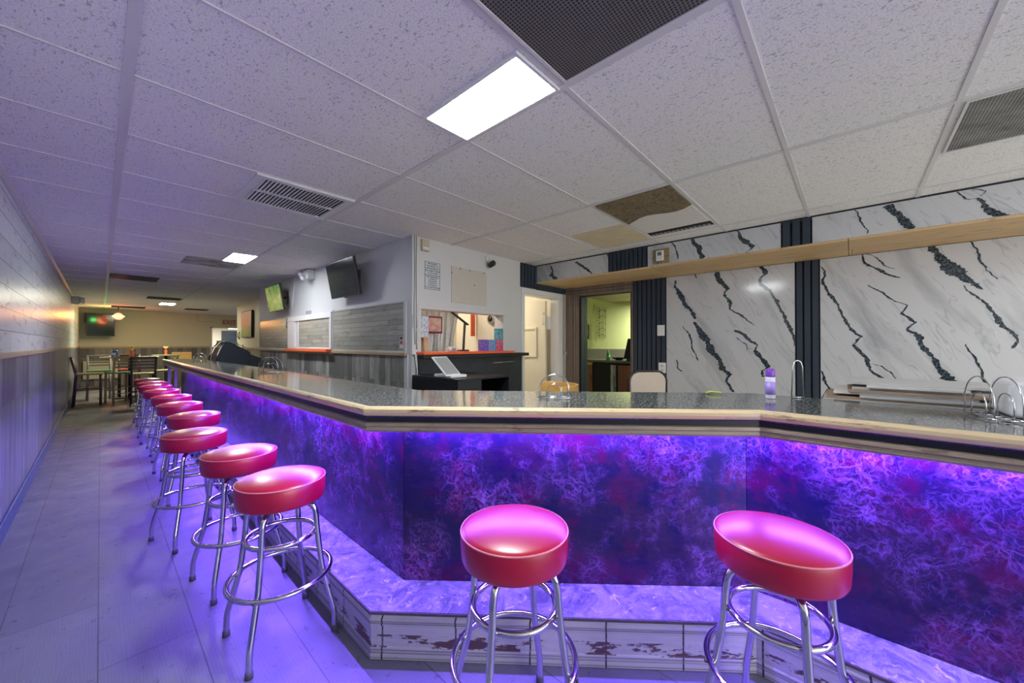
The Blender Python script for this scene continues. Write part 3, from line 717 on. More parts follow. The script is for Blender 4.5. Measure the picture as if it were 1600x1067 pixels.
for a, c in (((.913, 8.0), (.913, 1.60)), ((.925, 1.55), (1.93, .365)), ((1.93, .30), (1.93, -2.2))):
    d = (Vector(c)-Vector(a)).normalized(); n = Vector((d.y, -d.x))*.005
    MB().prism([(a[0]+n.x, a[1]+n.y), (c[0]+n.x, c[1]+n.y), (c[0]-n.x, c[1]-n.y), (a[0]-n.x, a[1]-n.y)], .979, .984).build('led_strip', M['led'], bar)
# footrest step
st = empty('footrest_step', (1.2, 1.0, 0), 'raised footrest step with scuffed top and relief tile riser along the bar', 'step')
sf = [(.755, 8.75), (.755, 1.478), (1.748, .287), (1.748, -2.2)]
MB().prism([(.757, 8.75), (.757, 1.479), (1.750, .288), (1.750, -2.2), (2.05, -2.2), (2.05, .39), (1.03, 1.58), (1.03, 8.75)], .185, .2).build('step_top', M['step_top'], st)
MB().prism([(.765, 8.74), (.765, 1.483), (1.758, .292), (1.758, -2.2), (2.05, -2.2), (2.05, .39), (1.03, 1.58), (1.03, 8.74)], 0, .185).build('core', M['black_matte'], st)
MB().sweep(sf, [(-.008, .184), (-.004, .172), (0, .168), (.0, .156), (-.004, .153), (0, .150), (0, .143), (-.005, .139), (-.005, .055), (-.001, .050), (-.001, .036), (-.004, .033), (0, .028), (0, .004), (-.004, 0)]).build('riser', M['riser'], st, fixn=False)
MB().sweep(sf, [(-.005, .198), (.001, .197), (.001, .186), (-.005, .184)]).build('edge_strip', plain('dark_edge_strip', (.10, .08, .08), .5, var=.5, sc=30), st, fixn=False)

# ================================================================= BAR STOOLS
def make_stool():
    t = empty('bar_stool', (0, 0, 0))
    prof = [(0, .602), (.162, .601), (.170, .604), (.1745, .614), (.1770, .650), (.1765, .692)]
    top = [(.1765, .692), (.1735, .697), (.160, .703), (.13, .711), (.09, .717), (.045, .720), (0, .721)]
    s_ = MB().lathe(prof+top[1:], n=56).build('seat', M['red_vinyl'], t, local=True)
    MB().ring((0, 0, .6935), .1755, .0028, 56, 6).build('welt', M['welt'], s_, local=True)
    MB().box(.1755, .1775, -.0012, .0012, .615, .69).build('seam', M['welt'], s_, local=True)
    MB().lathe([(0, .56), (.035, .56), (.035, .585), (.10, .588), (.10, .602), (0, .6025)], n=24).build('swivel_plate', M['chrome'], t, local=True)
    for k in range(4):
        q = k*PI/2; c, s0 = math.cos(q), math.sin(q)
        path = [(.045, .585), (.105, .585), (.137, .570), (.150, .535), (.154, .46), (.178, .285), (.186, .255), (.226, .115), (.232, .09), (.234, .012)]
        MB().tube([(r*c, r*s0, z) for r, z in path], .0115, n=12, smooth_path=2).build('leg', M['chrome'], t, local=True)
    for k in range(4):
        q = k*PI/2; MB().lathe([(0, 0), (.0145, 0), (.0145, .022), (.012, .026)], (.2335*math.cos(q), .2335*math.sin(q), 0), 14).build('foot', M['rubber'], t, local=True)
    MB().ring((0, 0, .445), .136, .0105, 56, 10).build('upper_ring', M['chrome'], t, local=True)
    MB().ring((0, 0, .270), .200, .0105, 64, 10).build('foot_ring', M['chrome'], t, local=True)
    for k in range(4):
        q = k*PI/2; MB().lathe([(0, -.004), (.005, -.003), (.005, .003), (0, .004)], (.212*math.cos(q), .212*math.sin(q), .270), 8).build('bolt', M['dark_bronze'], t, local=True)
    return t
stool0 = make_stool()
ordn = ['nearest the camera', 'second from the near end', 'third from the near end', 'fourth from the near end', 'fifth from the near end', 'sixth from the near end',
        'seventh from the near end', 'eighth from the near end', 'second from the far end', 'at the far end']
row = [(.556, 1.916, 47), (.533, 2.557, 52), (.436, 3.326, 60), (.548, 4.19, 40), (.548, 5.05, 50), (.562, 5.86, 44), (.545, 6.70, 52), (.545, 7.50, 38), (.558, 8.20, 46), (.555, 8.98, 41)]
places = [(x, y, a, 'round red vinyl bar stool in the long row, %s' % ordn[i], 'red bar stools in the long row beside the bar') for i, (x, y, a) in enumerate(row)]
places += [(.926, .832, 17, 'round red bar stool standing alone at the angled middle of the bar', None), (0, 0, 0, '', None)]
places[-1] = (1.445, .180, 32, 'round red bar stool furthest right, at the right corner of the bar', None)
for i, (x, y, a, lab, g) in enumerate(places):
    o = stool0 if i == 0 else copy_tree(stool0)
    o.location = (x, y, 0); o.rotation_euler = (0, 0, math.radians(a))
    o['label'] = lab; o['category'] = 'bar stool'
    if g: o['group'] = g
    elif 'group' in o: del o['group']

# ================================================================= THINGS ON THE BAR
def napkin_holder():
    t = empty('napkin_holder', (0, 0, 0))
    def arch(y, w, h):
        p = [(-w, y, .006)]+[(-w*math.cos(PI*k/14), y, h-w+w*math.sin(PI*k/14)) for k in range(15)]+[(w, y, .006)]
        return MB().tube(p, .0017, n=8)
    for y in (-.028, .028):
        arch(y, .078, .128).build('outer_arch', M['wire'], t, local=True); arch(y, .038, .078).build('inner_arch', M['wire'], t, local=True)
    b = MB()
    for y in (-.028, .028): b.tube([(-.085, y, .006), (.085, y, .006)], .0025, n=8)
    for x in (-.08, -.04, 0, .04, .08): b.tube([(x, -.03, .005), (x, .03, .005)], .002, n=6)
    b.build('base_frame', M['wire'], t, local=True)
    for x in (-.075, .075): MB().lathe([(0, -.003), (.005, -.003), (.005, .003), (0, .003)], (x, 0, .0045), 8).build('foot', M['rubber'], t, local=True)
    return t
nh0 = napkin_holder()
nh = [(1.445, 1.045, -59, .88, 'wire napkin holder with arched ends on the middle of the bar'), (2.075, -.355, 13, 1.12, 'wire napkin holder in front of the white box at the right end'),
      (1.02, 3.83, -47, 1.1, 'wire napkin holder on the long arm of the bar before the partition'), (1.03, 7.43, -10, .95, 'wire napkin holder at the far end of the bar')]
for i, (x, y, a, s_, lab) in enumerate(nh):
    o = nh0 if i == 0 else copy_tree(nh0)
    o.location = (x, y, BT+.0005); o.rotation_euler = (0, 0, math.radians(a)); o.scale = (s_, s_, s_)
    setp(o, label=lab, category='napkin holder', group='wire napkin holders on the bar')
# spray can
c = (2.14, .29); t_ = empty('spray_can', (c[0], c[1], BT), 'small purple and white spray can standing on the bar', 'spray can')
MB().lathe([(0, 0), (.019, 0), (.0205, .003), (.0205, .098), (.018, .102), (0, .102)], (c[0], c[1], BT), 28).build('body', plain('can_white', (.70, .68, .80), .25), t_)
MB().lathe([(.0207, .018), (.0209, .018), (.0209, .078), (.0207, .078)], (c[0], c[1], BT), 28).build('label_band', plain('can_violet', (.36, .26, .75), .35, var=.2, sc=120), t_)
MB().lathe([(0, .102), (.0195, .102), (.020, .106), (.019, .130), (.014, .140), (0, .141)], (c[0], c[1], BT), 28).build('cap', plain('can_cap', (.20, .05, .50), .3), t_)
# tall wire loop
t_ = empty('wire_hook', (2.235, .195, BT), 'tall thin chrome wire loop standing on the bar beside the spray can', 'wire loop')
d = Vector((.62, -.78, 0)); P0 = Vector((2.235, .195, BT))
pts = [P0-d*.028+Vector((0, 0, .004)), P0-d*.022+Vector((0, 0, .15))]+[P0-d*.018*math.cos(PI*k/8)+Vector((0, 0, .16+.018*math.sin(PI*k/8))) for k in range(9)]+[P0+d*.022+Vector((0, 0, .15)), P0+d*.028+Vector((0, 0, .004))]
MB().tube(pts, .0026, n=8).build('loop', M['wire'], t_)
MB().tube([P0-d*.03+Vector((0, 0, .003)), P0+d*.03+Vector((0, 0, .003))], .0035, n=8).build('base_bar', M['wire'], t_)
# white box at right end
t_ = empty('plastic_box', (2.22, -.62, BT), 'white rounded plastic box at the right end of the bar', 'box')
MB().box(2.12, 2.36, -.86, -.40, BT, BT+.125).build('body', M['white_gloss'], t_, .018, seg=4)
MB().obox((2.115, -.60, BT+.055), (0, .5, .8), (1, 0, 0), (0, .8, -.5), .06, .003, .004).build('seam', plain('box_seam', (.5, .5, .5), .4), t_)
o = MB().tube([(2.10, .56, BT+.006), (2.115, .54, BT+.012), (2.125, .515, BT+.010), (2.14, .50, BT+.007)], .005, n=8).build('plastic_straw', plain('lime', (.45, .55, .08), .5)); setp(o, label='yellow-green plastic scrap lying on the back edge of the bar', category='scrap')

# cabinet behind the right arm with a pile of boards
t_ = empty('storage_cabinet', (2.66, -.6, 0), 'black low cabinet behind the right arm of the bar carrying the boards', 'cabinet')
MB().box(2.32, 3.0, -1.6, .12, .08, 1.03).build('body', M['black_paint'], t_, .004)
MB().box(2.36, 2.96, -1.56, .08, 0, .08).build('plinth', M['black_matte'], t_)
rb = random.Random(5); z = 1.0305
bd = [(2.36, 2.62, -.50, .11, 0), (2.38, 2.70, -.42, .10, 1), (2.37, 2.66, -.46, -.02, 0), (2.40, 2.78, -.38, .07, 2), (2.39, 2.72, -.52, .02, 1), (2.42, 2.76, -.44, .0, 0), (2.40, 2.80, -.36, -.05, 2), (2.44, 2.82, -.46, .03, 0)]
bm_ = [plain('board_grey', (.50, .50, .48), .5, var=.15, sc=12), plain('board_card', (.34, .25, .17), .7, var=.2), plain('board_white', (.66, .65, .61), .6, var=.1)]
kinds = ['grey', 'brown cardboard', 'white']
for k, (x0, x1, y0, y1, m) in enumerate(bd):
    h = .0105
    o = MB().obox(((x0+x1)/2, (y0+y1)/2, z+h/2), (math.cos(rb.uniform(-.03, .03)), math.sin(rb.uniform(-.03, .03)), 0), (0, 1, 0), (0, 0, 1), (x1-x0)/2, (y1-y0)/2, h/2).build('floor_board', bm_[m])
    setp(o, label='%s flat board, number %s from the bottom of the pile behind the bar' % (kinds[m], ['one', 'two', 'three', 'four', 'five', 'six', 'seven', 'eight'][k]), category='board', group='flat boards piled behind the bar')
    z += h+.0008

# curved wooden chair and padded chair behind the bar
def rotz(a, c): return Matrix.Translation(Vector(c)) @ Matrix.Rotation(a, 4, 'Z')
t_ = empty('wooden_chair', (2.18, 1.62, 0), 'orange-brown curved wooden chair back behind the middle of the bar', 'chair')
arc = [(2.18+.21*math.cos(a), 1.62+.21*math.sin(a)) for a in [math.radians(-125+k*15) for k in range(13)]]
b = MB(); n = len(arc)
vs1 = []
for i, (x, y) in enumerate(arc):
    dx, dy = (x-2.18)/.21, (y-1.62)/.21
    for (o_, zz) in ((0, .90), (0, 1.015), (.02, 1.015), (.02, .90)): vs1.append((x-dx*o_, y-dy*o_, zz))
fs = [(i*4+j, i*4+(j+1) % 4, (i+1)*4+(j+1) % 4, (i+1)*4+j) for i in range(n-1) for j in range(4)]+[(0, 1, 2, 3), tuple((n-1)*4+j for j in range(4))]
b.add(vs1, fs).build('backrest', plain('honey_wood', (.55, .30, .07), .35, var=.15), t_, .004)
MB().lathe([(0, .60), (.2, .60), (.205, .62), (.2, .64), (0, .64)], (2.18, 1.62, 0), 28).build('seat', plain('honey_wood_seat', (.5, .28, .08), .4), t_)
for a in (-115, -20, 55): MB().tube([(2.18+.2*math.cos(math.radians(a)), 1.62+.2*math.sin(math.radians(a)), z_) for z_ in (.63, .92)], .011).build('spindle', plain('spindle', (.5, .28, .08), .4), t_)
for a in (45, 135, 225, 315): MB().tube([(2.18+.15*math.cos(math.radians(a)), 1.62+.15*math.sin(math.radians(a)), .61), (2.18+.21*math.cos(math.radians(a)), 1.62+.21*math.sin(math.radians(a)), .0)], .014).build('leg', plain('chair_leg', (.3, .17, .06), .4), t_)
t_ = empty('padded_chair', (3.52, 1.45, 0), 'beige padded chair with thin black frame behind the bar, before the marble wall', 'chair')
Mx = rotz(math.radians(-42), (3.52, 1.45, 0))
def rr(w, h, r, z0, n=6):
    P = []
    for (cx_, cz, a0) in ((w-r, h-r, 0), (-(w-r), h-r, 90)):
        for k in range(n+1): a = math.radians(a0+90*k/n); P.append((cx_+r*math.cos(a), z0+cz+r*math.sin(a)))
    P += [(-w*.96, z0), (w*.96, z0)]
    return P
b = MB(); b.extrude(rr(.175, .30, .09, .735), 1, -.015, .02); b.xf(Mx).build('backrest', plain('beige_pad', (.56, .48, .38), .6), t_, .008, seg=3)
P = [(x, 0, z_) for x, z_ in rr(.187, .312, .10, .735)][:-2]
MB().tube([(.19, 0, .45)]+P+[(-.19, 0, .45)], .009, n=8).xf(Mx).build('back_frame', M['black_plastic'], t_)
MB().box(-.19, .19, -.36, .0, .62, .66).xf(Mx).build('seat', plain('beige_seat', (.56, .48, .38), .6), t_, .01)
for x, y in ((-.18, -.34), (.18, -.34), (-.19, .0), (.19, .0)): MB().tube([(x, y, .62), (x*1.08, y*1.05, 0)], .010, n=8).xf(Mx).build('leg', M['black_plastic'], t_)

# POS cabinet with tablet
t_ = empty('register_cabinet', (2.4, 2.85, 0), 'black open-shelved cabinet behind the bar carrying the tablet', 'cabinet')
MB().box(2.06, 2.72, 2.50, 3.2, .98, 1.0).build('top', M['black_paint'], t_, .003)
MB().box(2.06, 2.08, 2.50, 3.2, 0, .98).build('side_panel', M['black_paint'], t_); MB().box(2.70, 2.72, 2.50, 3.2, 0, .98).build('side_panel', M['black_paint'], t_)
MB().box(2.08, 2.70, 3.18, 3.2, 0, .98).build('back_panel', M['black_matte'], t_)
MB().box(2.08, 2.70, 2.52, 3.18, .55, .57).build('shelf', M['black_paint'], t_)
MB().box(2.08, 2.34, 2.505, 2.52, .57, .98).build('front_panel', M['black_paint'], t_)
for k, xx in enumerate((2.40, 2.46, 2.53)):
    o = MB().box(xx, xx+.03, 2.55, 2.80, .5705, .86-.03*k).build('paper_folder', plain('folder_%d' % k, (.20+.05*k, .11, .06), .6)); setp(o, label=['dark brown folder, leftmost', 'brown folder, middle', 'reddish brown folder, rightmost'][k]+' of three inside the black cabinet', category='folder')
t_ = empty('tablet_stand', (2.17, 2.72, 1.0), 'white tilted tablet register seen from behind on the black cabinet', 'tablet')
MB().box(2.07, 2.25, 2.60, 2.86, 1.0015, 1.03).build('base', M['white_gloss'], t_, .01, seg=3)
MB().tube([(2.12, 2.74, 1.03), (2.11, 2.74, 1.105)], .018, n=14).build('neck', M['white_gloss'], t_)
ctr = Vector((2.105, 2.72, 1.103)); ax1 = Vector((1, 0, 0)); ax2 = Vector((0, .80, .60)).normalized(); nn = ax1.cross(ax2)
MB().obox(ctr, ax1, ax2, nn, .085, .135, .007).build('tablet_frame', M['white_gloss'], t_, .005, seg=3)
MB().obox(ctr+nn*.0078, ax1, ax2, nn, .072, .115, .001).build('screen', plain('tablet_glass', (.34, .34, .34), .3), t_)

# ================================================================= SERVICE WALL
t_ = empty('back_counter', (2.9, 3.2, 0), 'long black counter unit below the hatch', 'counter')
MB().box(2.13, 3.75, 3.11, 3.268, 1.155, 1.195).build('top', M['black_paint'], t_, .005)
MB().box(2.15, 3.73, 3.205, 3.268, 0, 1.155).build('front', plain('black_scuffed', (.03, .035, .04), .3, var=.6, sc=8), t_)
MB().box(3.70, 3.72, 3.195, 3.206, .1, 1.15).build('edge_strip', plain('steel_strip', (.45, .47, .5), .35, .7), t_)
t_ = empty('metal_rail', (3.35, 3.19, 1.09), 'rusty little metal rail fixed to the black counter front', 'rail')
MB().tube([(3.15, 3.188, 1.08), (3.55, 3.188, 1.085)], .006).build('bar', plain('rust', (.40, .30, .22), .5, .4), t_)
for x in (3.17, 3.35, 3.53): MB().tube([(x, 3.204, 1.083), (x, 3.18, 1.083)], .009).build('bracket', M['dark_bronze'], t_)
o = MB().box(2.13, 3.46, 3.10, 3.40, 1.1955, 1.222).build('hatch_sill', M['orange_paint'], bevel=.005); setp(o, label='orange painted sill board of the service hatch', category='sill')
b = MB()
for (x0, x1, z0, z1) in ((2.16, 2.20, 1.224, 1.664), (3.414, 3.46, 1.224, 1.664), (2.16, 3.46, 1.665, 1.71)): b.box(x0, x1, YS-.018, YS-.0005, z0, z1)
struct(b.build('window_1', M['white_paint'], bevel=.004))
# things in the hatch
def box_thing(name, x0, x1, y0, y1, z0, z1, mat, label, cat, bev=.002):
    return setp(MB().box(x0, x1, y0, y1, z0, z1).build(name, mat, bevel=bev), label=label, category=cat)
def duo(name, a, b2): 
    t = NT(name); o = t.obj(); z_ = t.sep(o)[2]
    c = t.mix(t.ramp(t.noise(o, 45, 3, .7), [(.5, 0), (.6, 1)]), a, b2)
    return t.fin(c, .35)
SZ = 1.2225
card = [(2.98, 3.105, SZ, SZ+.135, duo('card_purple', (.16, .08, .48), (.30, .24, .60)), 'purple card box on the hatch sill', 3.20), (3.16, 3.265, SZ, SZ+.135, duo('card_blue', (.12, .30, .62), (.35, .40, .70)), 'blue card box on the hatch sill, middle of the lower three', 3.24),
        (3.28, 3.395, SZ, SZ+.135, duo('card_pink', (.55, .06, .28), (.75, .35, .15)), 'magenta card box on the hatch sill under the teal one', 3.24), (3.285, 3.395, SZ+.136, SZ+.275, duo('card_teal', (.04, .28, .34), (.30, .50, .60)), 'teal card box standing on the magenta one', 3.24)]
for x0, x1, z0, z1, m, lab, y in card: 
    o = box_thing('card_box', x0, x1, y, y+.05, z0, z1, m, lab, 'box'); o['group'] = 'coloured card boxes in the hatch'
t_ = empty('desk_lamp', (2.84, 3.36, SZ), 'black folding desk lamp in the hatch, arm reaching up left', 'lamp')
MB().lathe([(0, 0), (.075, 0), (.075, .015), (0, .018)], (2.84, 3.36, SZ), 24).build('base', M['black_plastic'], t_)
MB().obox((2.855, 3.355, 1.39), (.07, 0, 1), (0, 1, 0), (1, 0, -.07), .165, .012, .010).build('arm', M['black_plastic'], t_, .003)
MB().obox((2.775, 3.35, 1.605), (-.72, 0, .40), (0, 1, 0), (.40, 0, .72), .155, .016, .008).build('head', M['black_plastic'], t_, .003)
t_ = empty('white_bottle', (2.60, 3.22, SZ), 'white plastic bottle lying on the orange sill', 'bottle')
MB().lathe([(0, 0), (.022, .0), (.026, .006), (.026, .10), (.012, .125), (.012, .14), (0, .14)], (2.52, 3.22, SZ+.027), 20, M=Matrix.Rotation(PI/2, 4, 'Y')).build('body', M['white_gloss'], t_)
MB().box(2.55, 2.60, 3.193, 3.1945, SZ+.012, SZ+.04).build('label_patch', plain('grey_label', (.25, .32, .36), .5), t_)
MB().lathe([(0, 0), (.013, 0), (.013, .016), (0, .016)], (2.66, 3.22, SZ+.027), 16, M=Matrix.Rotation(PI/2, 4, 'Y')).build('cap', M['white_gloss'], t_)
t_ = empty('framed_picture', (2.62, 3.9, 1.5), 'small framed colourful picture with dark red frame hanging inside the hatch', 'picture')
MB().box(2.66, 2.98, 3.93, 3.95, 1.44, 1.66).build('frame', plain('dark_red_frame', (.16, .02, .04), .35), t_, .004)
MB().box(2.685, 2.955, 3.925, 3.931, 1.465, 1.635).build('picture', screen_mat('picture_colours', (.5, .10, .25), (.55, .45, .35), (.20, .12, .45)), t_)
MB().tube([(2.82, 3.94, 1.66), (2.82, 3.95, 1.95), (2.82, 3.95, 2.4)], .002, n=6).build('cord', M['black_plastic'], t_)
# silver curtain (corrugated foil) behind the lamp
b = MB(); n = 46; v = []
for k in range(n):
    x = 2.60+k*.0165; y = 4.15+.02*math.sin(k*1.15)+.01*math.sin(k*.37)
    v += [(x, y, 1.0), (x+.03*math.sin(k*.4), y-.03, 1.35), (x+.15*(k/n)**2, y, 1.95)]
b.add(v, [(3*i+j, 3*(i+1)+j, 3*(i+1)+j+1, 3*i+j+1) for i in range(n-1) for j in range(2)], 0, True)
setp(b.build('foil_curtain', plain('silver_foil', (.42, .43, .44), .38, .4, var=.3, sc=20), fixn=False), label='crinkled silver curtain hanging inside the hatch', category='curtain')
box_thing('tariff_sheet', 2.205, 2.335, YS+.05, YS+.052, 1.375, 1.60, duo('pale_sheet', (.62, .68, .78), (.30, .36, .46)), 'pale blue sheet of little pictures hanging at the left of the hatch', 'poster', 0)
box_thing('red_notice', 2.56, 2.66, 4.02, 4.03, 1.66, 1.74, plain('red_notice', (.75, .12, .08), .5), 'small red notice inside the hatch above the framed picture', 'notice', 0)
box_thing('orange_poster', 3.62, 3.7, 4.1, 4.11, 1.42, 1.80, plain('orange_poster', (.78, .14, .05), .5, var=.2), 'narrow orange poster on the inner wall of the hatch room', 'poster', 0)
t_ = empty('wall_fan', (3.67, 3.75, 1.62), 'small round grey fan on the inner wall of the hatch room', 'fan')
MB().lathe([(0, 0), (.075, .0), (.085, .02), (.075, .045), (0, .05)], (3.715, 3.75, 1.66), 28, M=Matrix.Rotation(-PI/2, 4, 'Y')).build('housing', plain('fan_grey', (.45, .45, .43), .4), t_)
MB().lathe([(0, .051), (.045, .051), (.045, .054), (0, .054)], (3.715, 3.75, 1.66), 24, M=Matrix.Rotation(-PI/2, 4, 'Y')).build('hub', M['black_plastic'], t_)
t_ = empty('document_rack', (2.32, 3.75, 1.2), 'dark folder leaning beside tan papers at the left inside the hatch', 'folders')
MB().obox((2.275, 3.50, 1.33), (1, 0, -.35), (0, 1, 0), (.35, 0, 1), .012, .07, .13).build('dark_folder', M['black_plastic'], t_)
MB().obox((2.38, 3.5, 1.32), (1, .1, .1), (-.1, 1, 0), (-.1, 0, 1), .035, .07, .11).build('tan_papers', plain('tan_papers', (.55, .42, .30), .6), t_)
MB().box(2.215, 2.6, 3.42, 3.6, 1.17, 1.21).build('base_tray', plain('tray', (.35, .30, .25), .6), t_)
# signs, covers and cameras
t_ = empty('notice_sign', (2.345, YS, 2.015), 'white two-part notice sign with black lettering on the service wall', 'sign')
MB().box(2.247, 2.443, YS-.006, YS-.0005, 1.872, 2.165).build('board', plain('sign_white', (.62, .66, .68), .4), t_)
b = MB(); k = plain('sign_black', (.02, .02, .02), .4)
for (x0, x1, z0, z1) in ((2.250, 2.440, 2.158, 2.162), (2.254, 2.436, 2.020, 2.026), (2.250, 2.440, 1.876, 1.880), (2.250, 2.254, 1.880, 2.158), (2.436, 2.440, 1.880, 2.158)): b.box(x0, x1, YS-.008, YS-.006, z0, z1)
b.build('border', k, t_)
def text_mesh(name, s_, size, loc, rot, mat, parent=None, ext=.0006, align='CENTER'):
    c = bpy.data.curves.new(name, 'FONT'); c.body = s_; c.size = size; c.extrude = ext; c.align_x = align; c.align_y = 'CENTER'; c.offset = size*.012
    tmp = bpy.data.objects.new(name+'_tmp', c); col.objects.link(tmp)
    bpy.context.view_layer.update()
    me = bpy.data.meshes.new_from_object(tmp.evaluated_get(bpy.context.evaluated_depsgraph_get()))
    bpy.data.objects.remove(tmp)
    mx = Matrix.Translation(Vector(loc)-(ORI[parent.name] if parent else Vector((0, 0, 0)))) @ rot.to_4x4()
    me.transform(mx); me.materials.clear(); me.materials.append(mat)
    o = bpy.data.objects.new(name, me); col.objects.link(o)
    if parent: o.parent = parent
    return o
RW = Matrix.Rotation(PI/2, 3, 'X')        # faces -Y
lines = ['WE RESERVE', 'THE RIGHT TO', 'REFUSE SERVICE', 'OR ADMITTANCE', 'TO ANYONE']
for i, s_ in enumerate(lines): text_mesh('lettering', s_, .0225, (2.345, YS-.0065, 2.143-i*.0245), RW, k, t_)
for i, s_ in enumerate(['NOS RESERVAMOS', 'EL DERECHO', 'A RECHAZAR', 'EL SERVICIO O', 'LA ENTRADA A', 'CUALQUIER PERSONA']): text_mesh('lettering', s_, .0185, (2.345, YS-.0065, 2.004-i*.0215), RW, k, t_)
t_ = empty('cover_plate', (2.86, YS, 1.96), 'blank cream square panel screwed to the service wall above the hatch', 'panel')
MB().box(2.597, 3.124, YS-.012, YS-.0005, 1.765, 2.165).build('plate', plain('panel_cream', (.56, .52, .46), .5), t_, .002)
for (x, z_) in ((2.60, 2.09), (2.72, 2.15), (2.86, 2.15), (3.08, 2.15), (2.93, 1.99)): MB().lathe([(0, 0), (.008, 0), (0, .004)], (x, YS-.012, z_), 8, M=Matrix.Rotation(PI/2, 4, 'X')).build('screw', M['dark_bronze'], t_)
t_ = empty('security_camera', (3.155, YS, 2.3), 'small dark security camera high on the service wall', 'camera')
MB().lathe([(0, 0), (.04, 0), (.035, .02), (0, .025)], (3.155, YS-.001, 2.33), 20, M=Matrix.Rotation(PI/2, 4, 'X')).build('mount', M['white_gloss'], t_)
MB().tube([(3.155, YS-.02, 2.33), (3.15, YS-.05, 2.28)], .012).build('arm', M['white_gloss'], t_)
MB().lathe([(0, -.05), (.03, -.05), (.034, -.02), (.034, .02), (.028, .035), (0, .035)], (3.15, YS-.085, 2.265), 20, M=Matrix.Rotation(math.radians(70), 4, 'X')).build('body', M['black_plastic'], t_)
t_ = empty('alarm_box', (2.24, YS, 2.33), 'small beige alarm box near the ceiling at the wall corner', 'alarm box')
MB().box(2.20, 2.29, YS-.035, YS-.0005, 2.26, 2.38).build('case', plain('alarm_beige', (.55, .48, .36), .45), t_, .006)
MB().box(2.21, 2.28, YS-.038, YS-.034, 2.275, 2.30).build('sensor_strip', M['white_gloss'], t_)
# conduits at the wall corner
t_ = empty('wall_conduit', (2.12, YS-.03, 1.9), 'white pipes with dark cables running up the wall corner', 'conduit')
MB().box(2.085, 2.15, YS-.03, YS-.0005, 1.2, H-.005).build('casing', M['white_paint'], t_, .003)
MB().tube([(2.105, YS-.035, 2.39), (2.11, YS-.037, 2.0), (2.10, YS-.037, 1.62), (2.115, YS-.037, 1.3)], .005, n=8, smooth_path=1).build('cable', plain('cable_grey', (.30, .30, .30), .5), t_)
MB().tube([(2.13, YS-.035, 2.39), (2.125, YS-.037, 2.0), (2.132, YS-.037, 1.25)], .004, n=8, smooth_path=1).build('cable', plain('cable_dark', (.22, .22, .22), .5), t_)
MB().tube([(2.09, YS-.045, 1.60), (2.075, YS-.05, 1.55), (2.085, YS-.05, 1.45), (2.13, YS-.05, 1.44), (2.135, YS-.045, 1.55)], .004, n=8, smooth_path=2).build('cable_loop', plain('cable_white', (.5, .5, .5), .5), t_)
MB().tube([(2.12, YS-.04, 1.20), (2.125, YS-.06, 1.05), (2.12, YS-.06, .8)], [.012, .006, .006], n=8).build('drop_cord', M['white_gloss'], t_)

# ================================================================= PARTITION WALL
def tv(name, c, W, tilt, mat, label):
    Hh = W*.565
    t = empty(name, c, label, 'television')
    w = Vector((0, 1, 0)); nrm = Vector((-1, 0, 0)); u = Vector((0, 0, 1))*math.cos(tilt)+nrm*math.sin(tilt); m = w.cross(u)
    if m.x > 0: m = -m
    C0 = Vector(c)
    MB().obox(C0-m*.016, w, u, m, W/2, Hh/2, .015).build('case', M['black_plastic'], t, .004)
    MB().obox(C0+m*.0005, w, u, m, W/2-.012, Hh/2-.014, .0012).build('screen', mat, t)
    MB().obox(C0-m*.05-u*.02, w, u, m, W*.22, Hh*.25, .02).build('rear_bulge', M['black_plastic'], t, .006)
    MB().box(XP-.014, XP-.0005, c[1]-.12, c[1]+.10, c[2]-.10, c[2]+.12).build('wall_plate', M['black_plastic'], t)
    MB().tube([(XP-.01, c[1]-.03, c[2]+.02), tuple(C0-m*.06)], .018, n=8).build('arm', M['black_plastic'], t)
    MB().tube([(XP-.01, c[1]+.05, c[2]-.06), tuple(C0-m*.06-u*.05)], .012, n=8).build('arm', M['black_plastic'], t)
    MB().obox(C0-m*.01-u*(Hh/2+.008), w, u, m, .025, .006, .008).build('sensor', M['black_plastic'], t)
tv('wall_television', (1.925, 4.497, 2.082), .76, .189, M['screen_dark'], 'dark switched-off television tilted forward, nearer the corner')
tv('wall_television', (1.928, 7.087, 2.062), .76, .176, M['screen_green'], 'television with a glowing green screen, further along the partition')
t_ = empty('tv_cable', (XP, 6.62, 2.2), 'white cable running down the wall beside the green television', 'cable')
MB().tube([(XP-.008, 6.62, 2.38), (XP-.008, 6.66, 2.2), (XP-.008, 6.72, 1.9), (XP-.01, 6.9, 1.86)], .007, n=8, smooth_path=2).build('cord', M['white_gloss'], t_)
t_ = empty('emergency_light', (XP-.06, 6.0, 2.33), 'white twin-head emergency light under the ceiling between the televisions', 'emergency light')
MB().box(XP-.10, XP-.0005, 5.80, 6.02, 2.25, 2.385).build('housing', M['white_gloss'], t_, .01)
for y in (6.09,): MB().lathe([(0, 0), (.035, .0), (.055, .06), (.05, .075), (0, .07)], (XP-.08, 6.03, 2.33), 20, M=Matrix.Rotation(math.radians(-70), 4, 'X')).build('lamp_head', M['white_gloss'], t_)
MB().lathe([(0, 0), (.03, .0), (.045, .05), (0, .055)], (XP-.10, 5.9, 2.27), 20, M=Matrix.Rotation(math.radians(-120), 4, 'Y')).build('lamp_head', M['white_gloss'], t_)
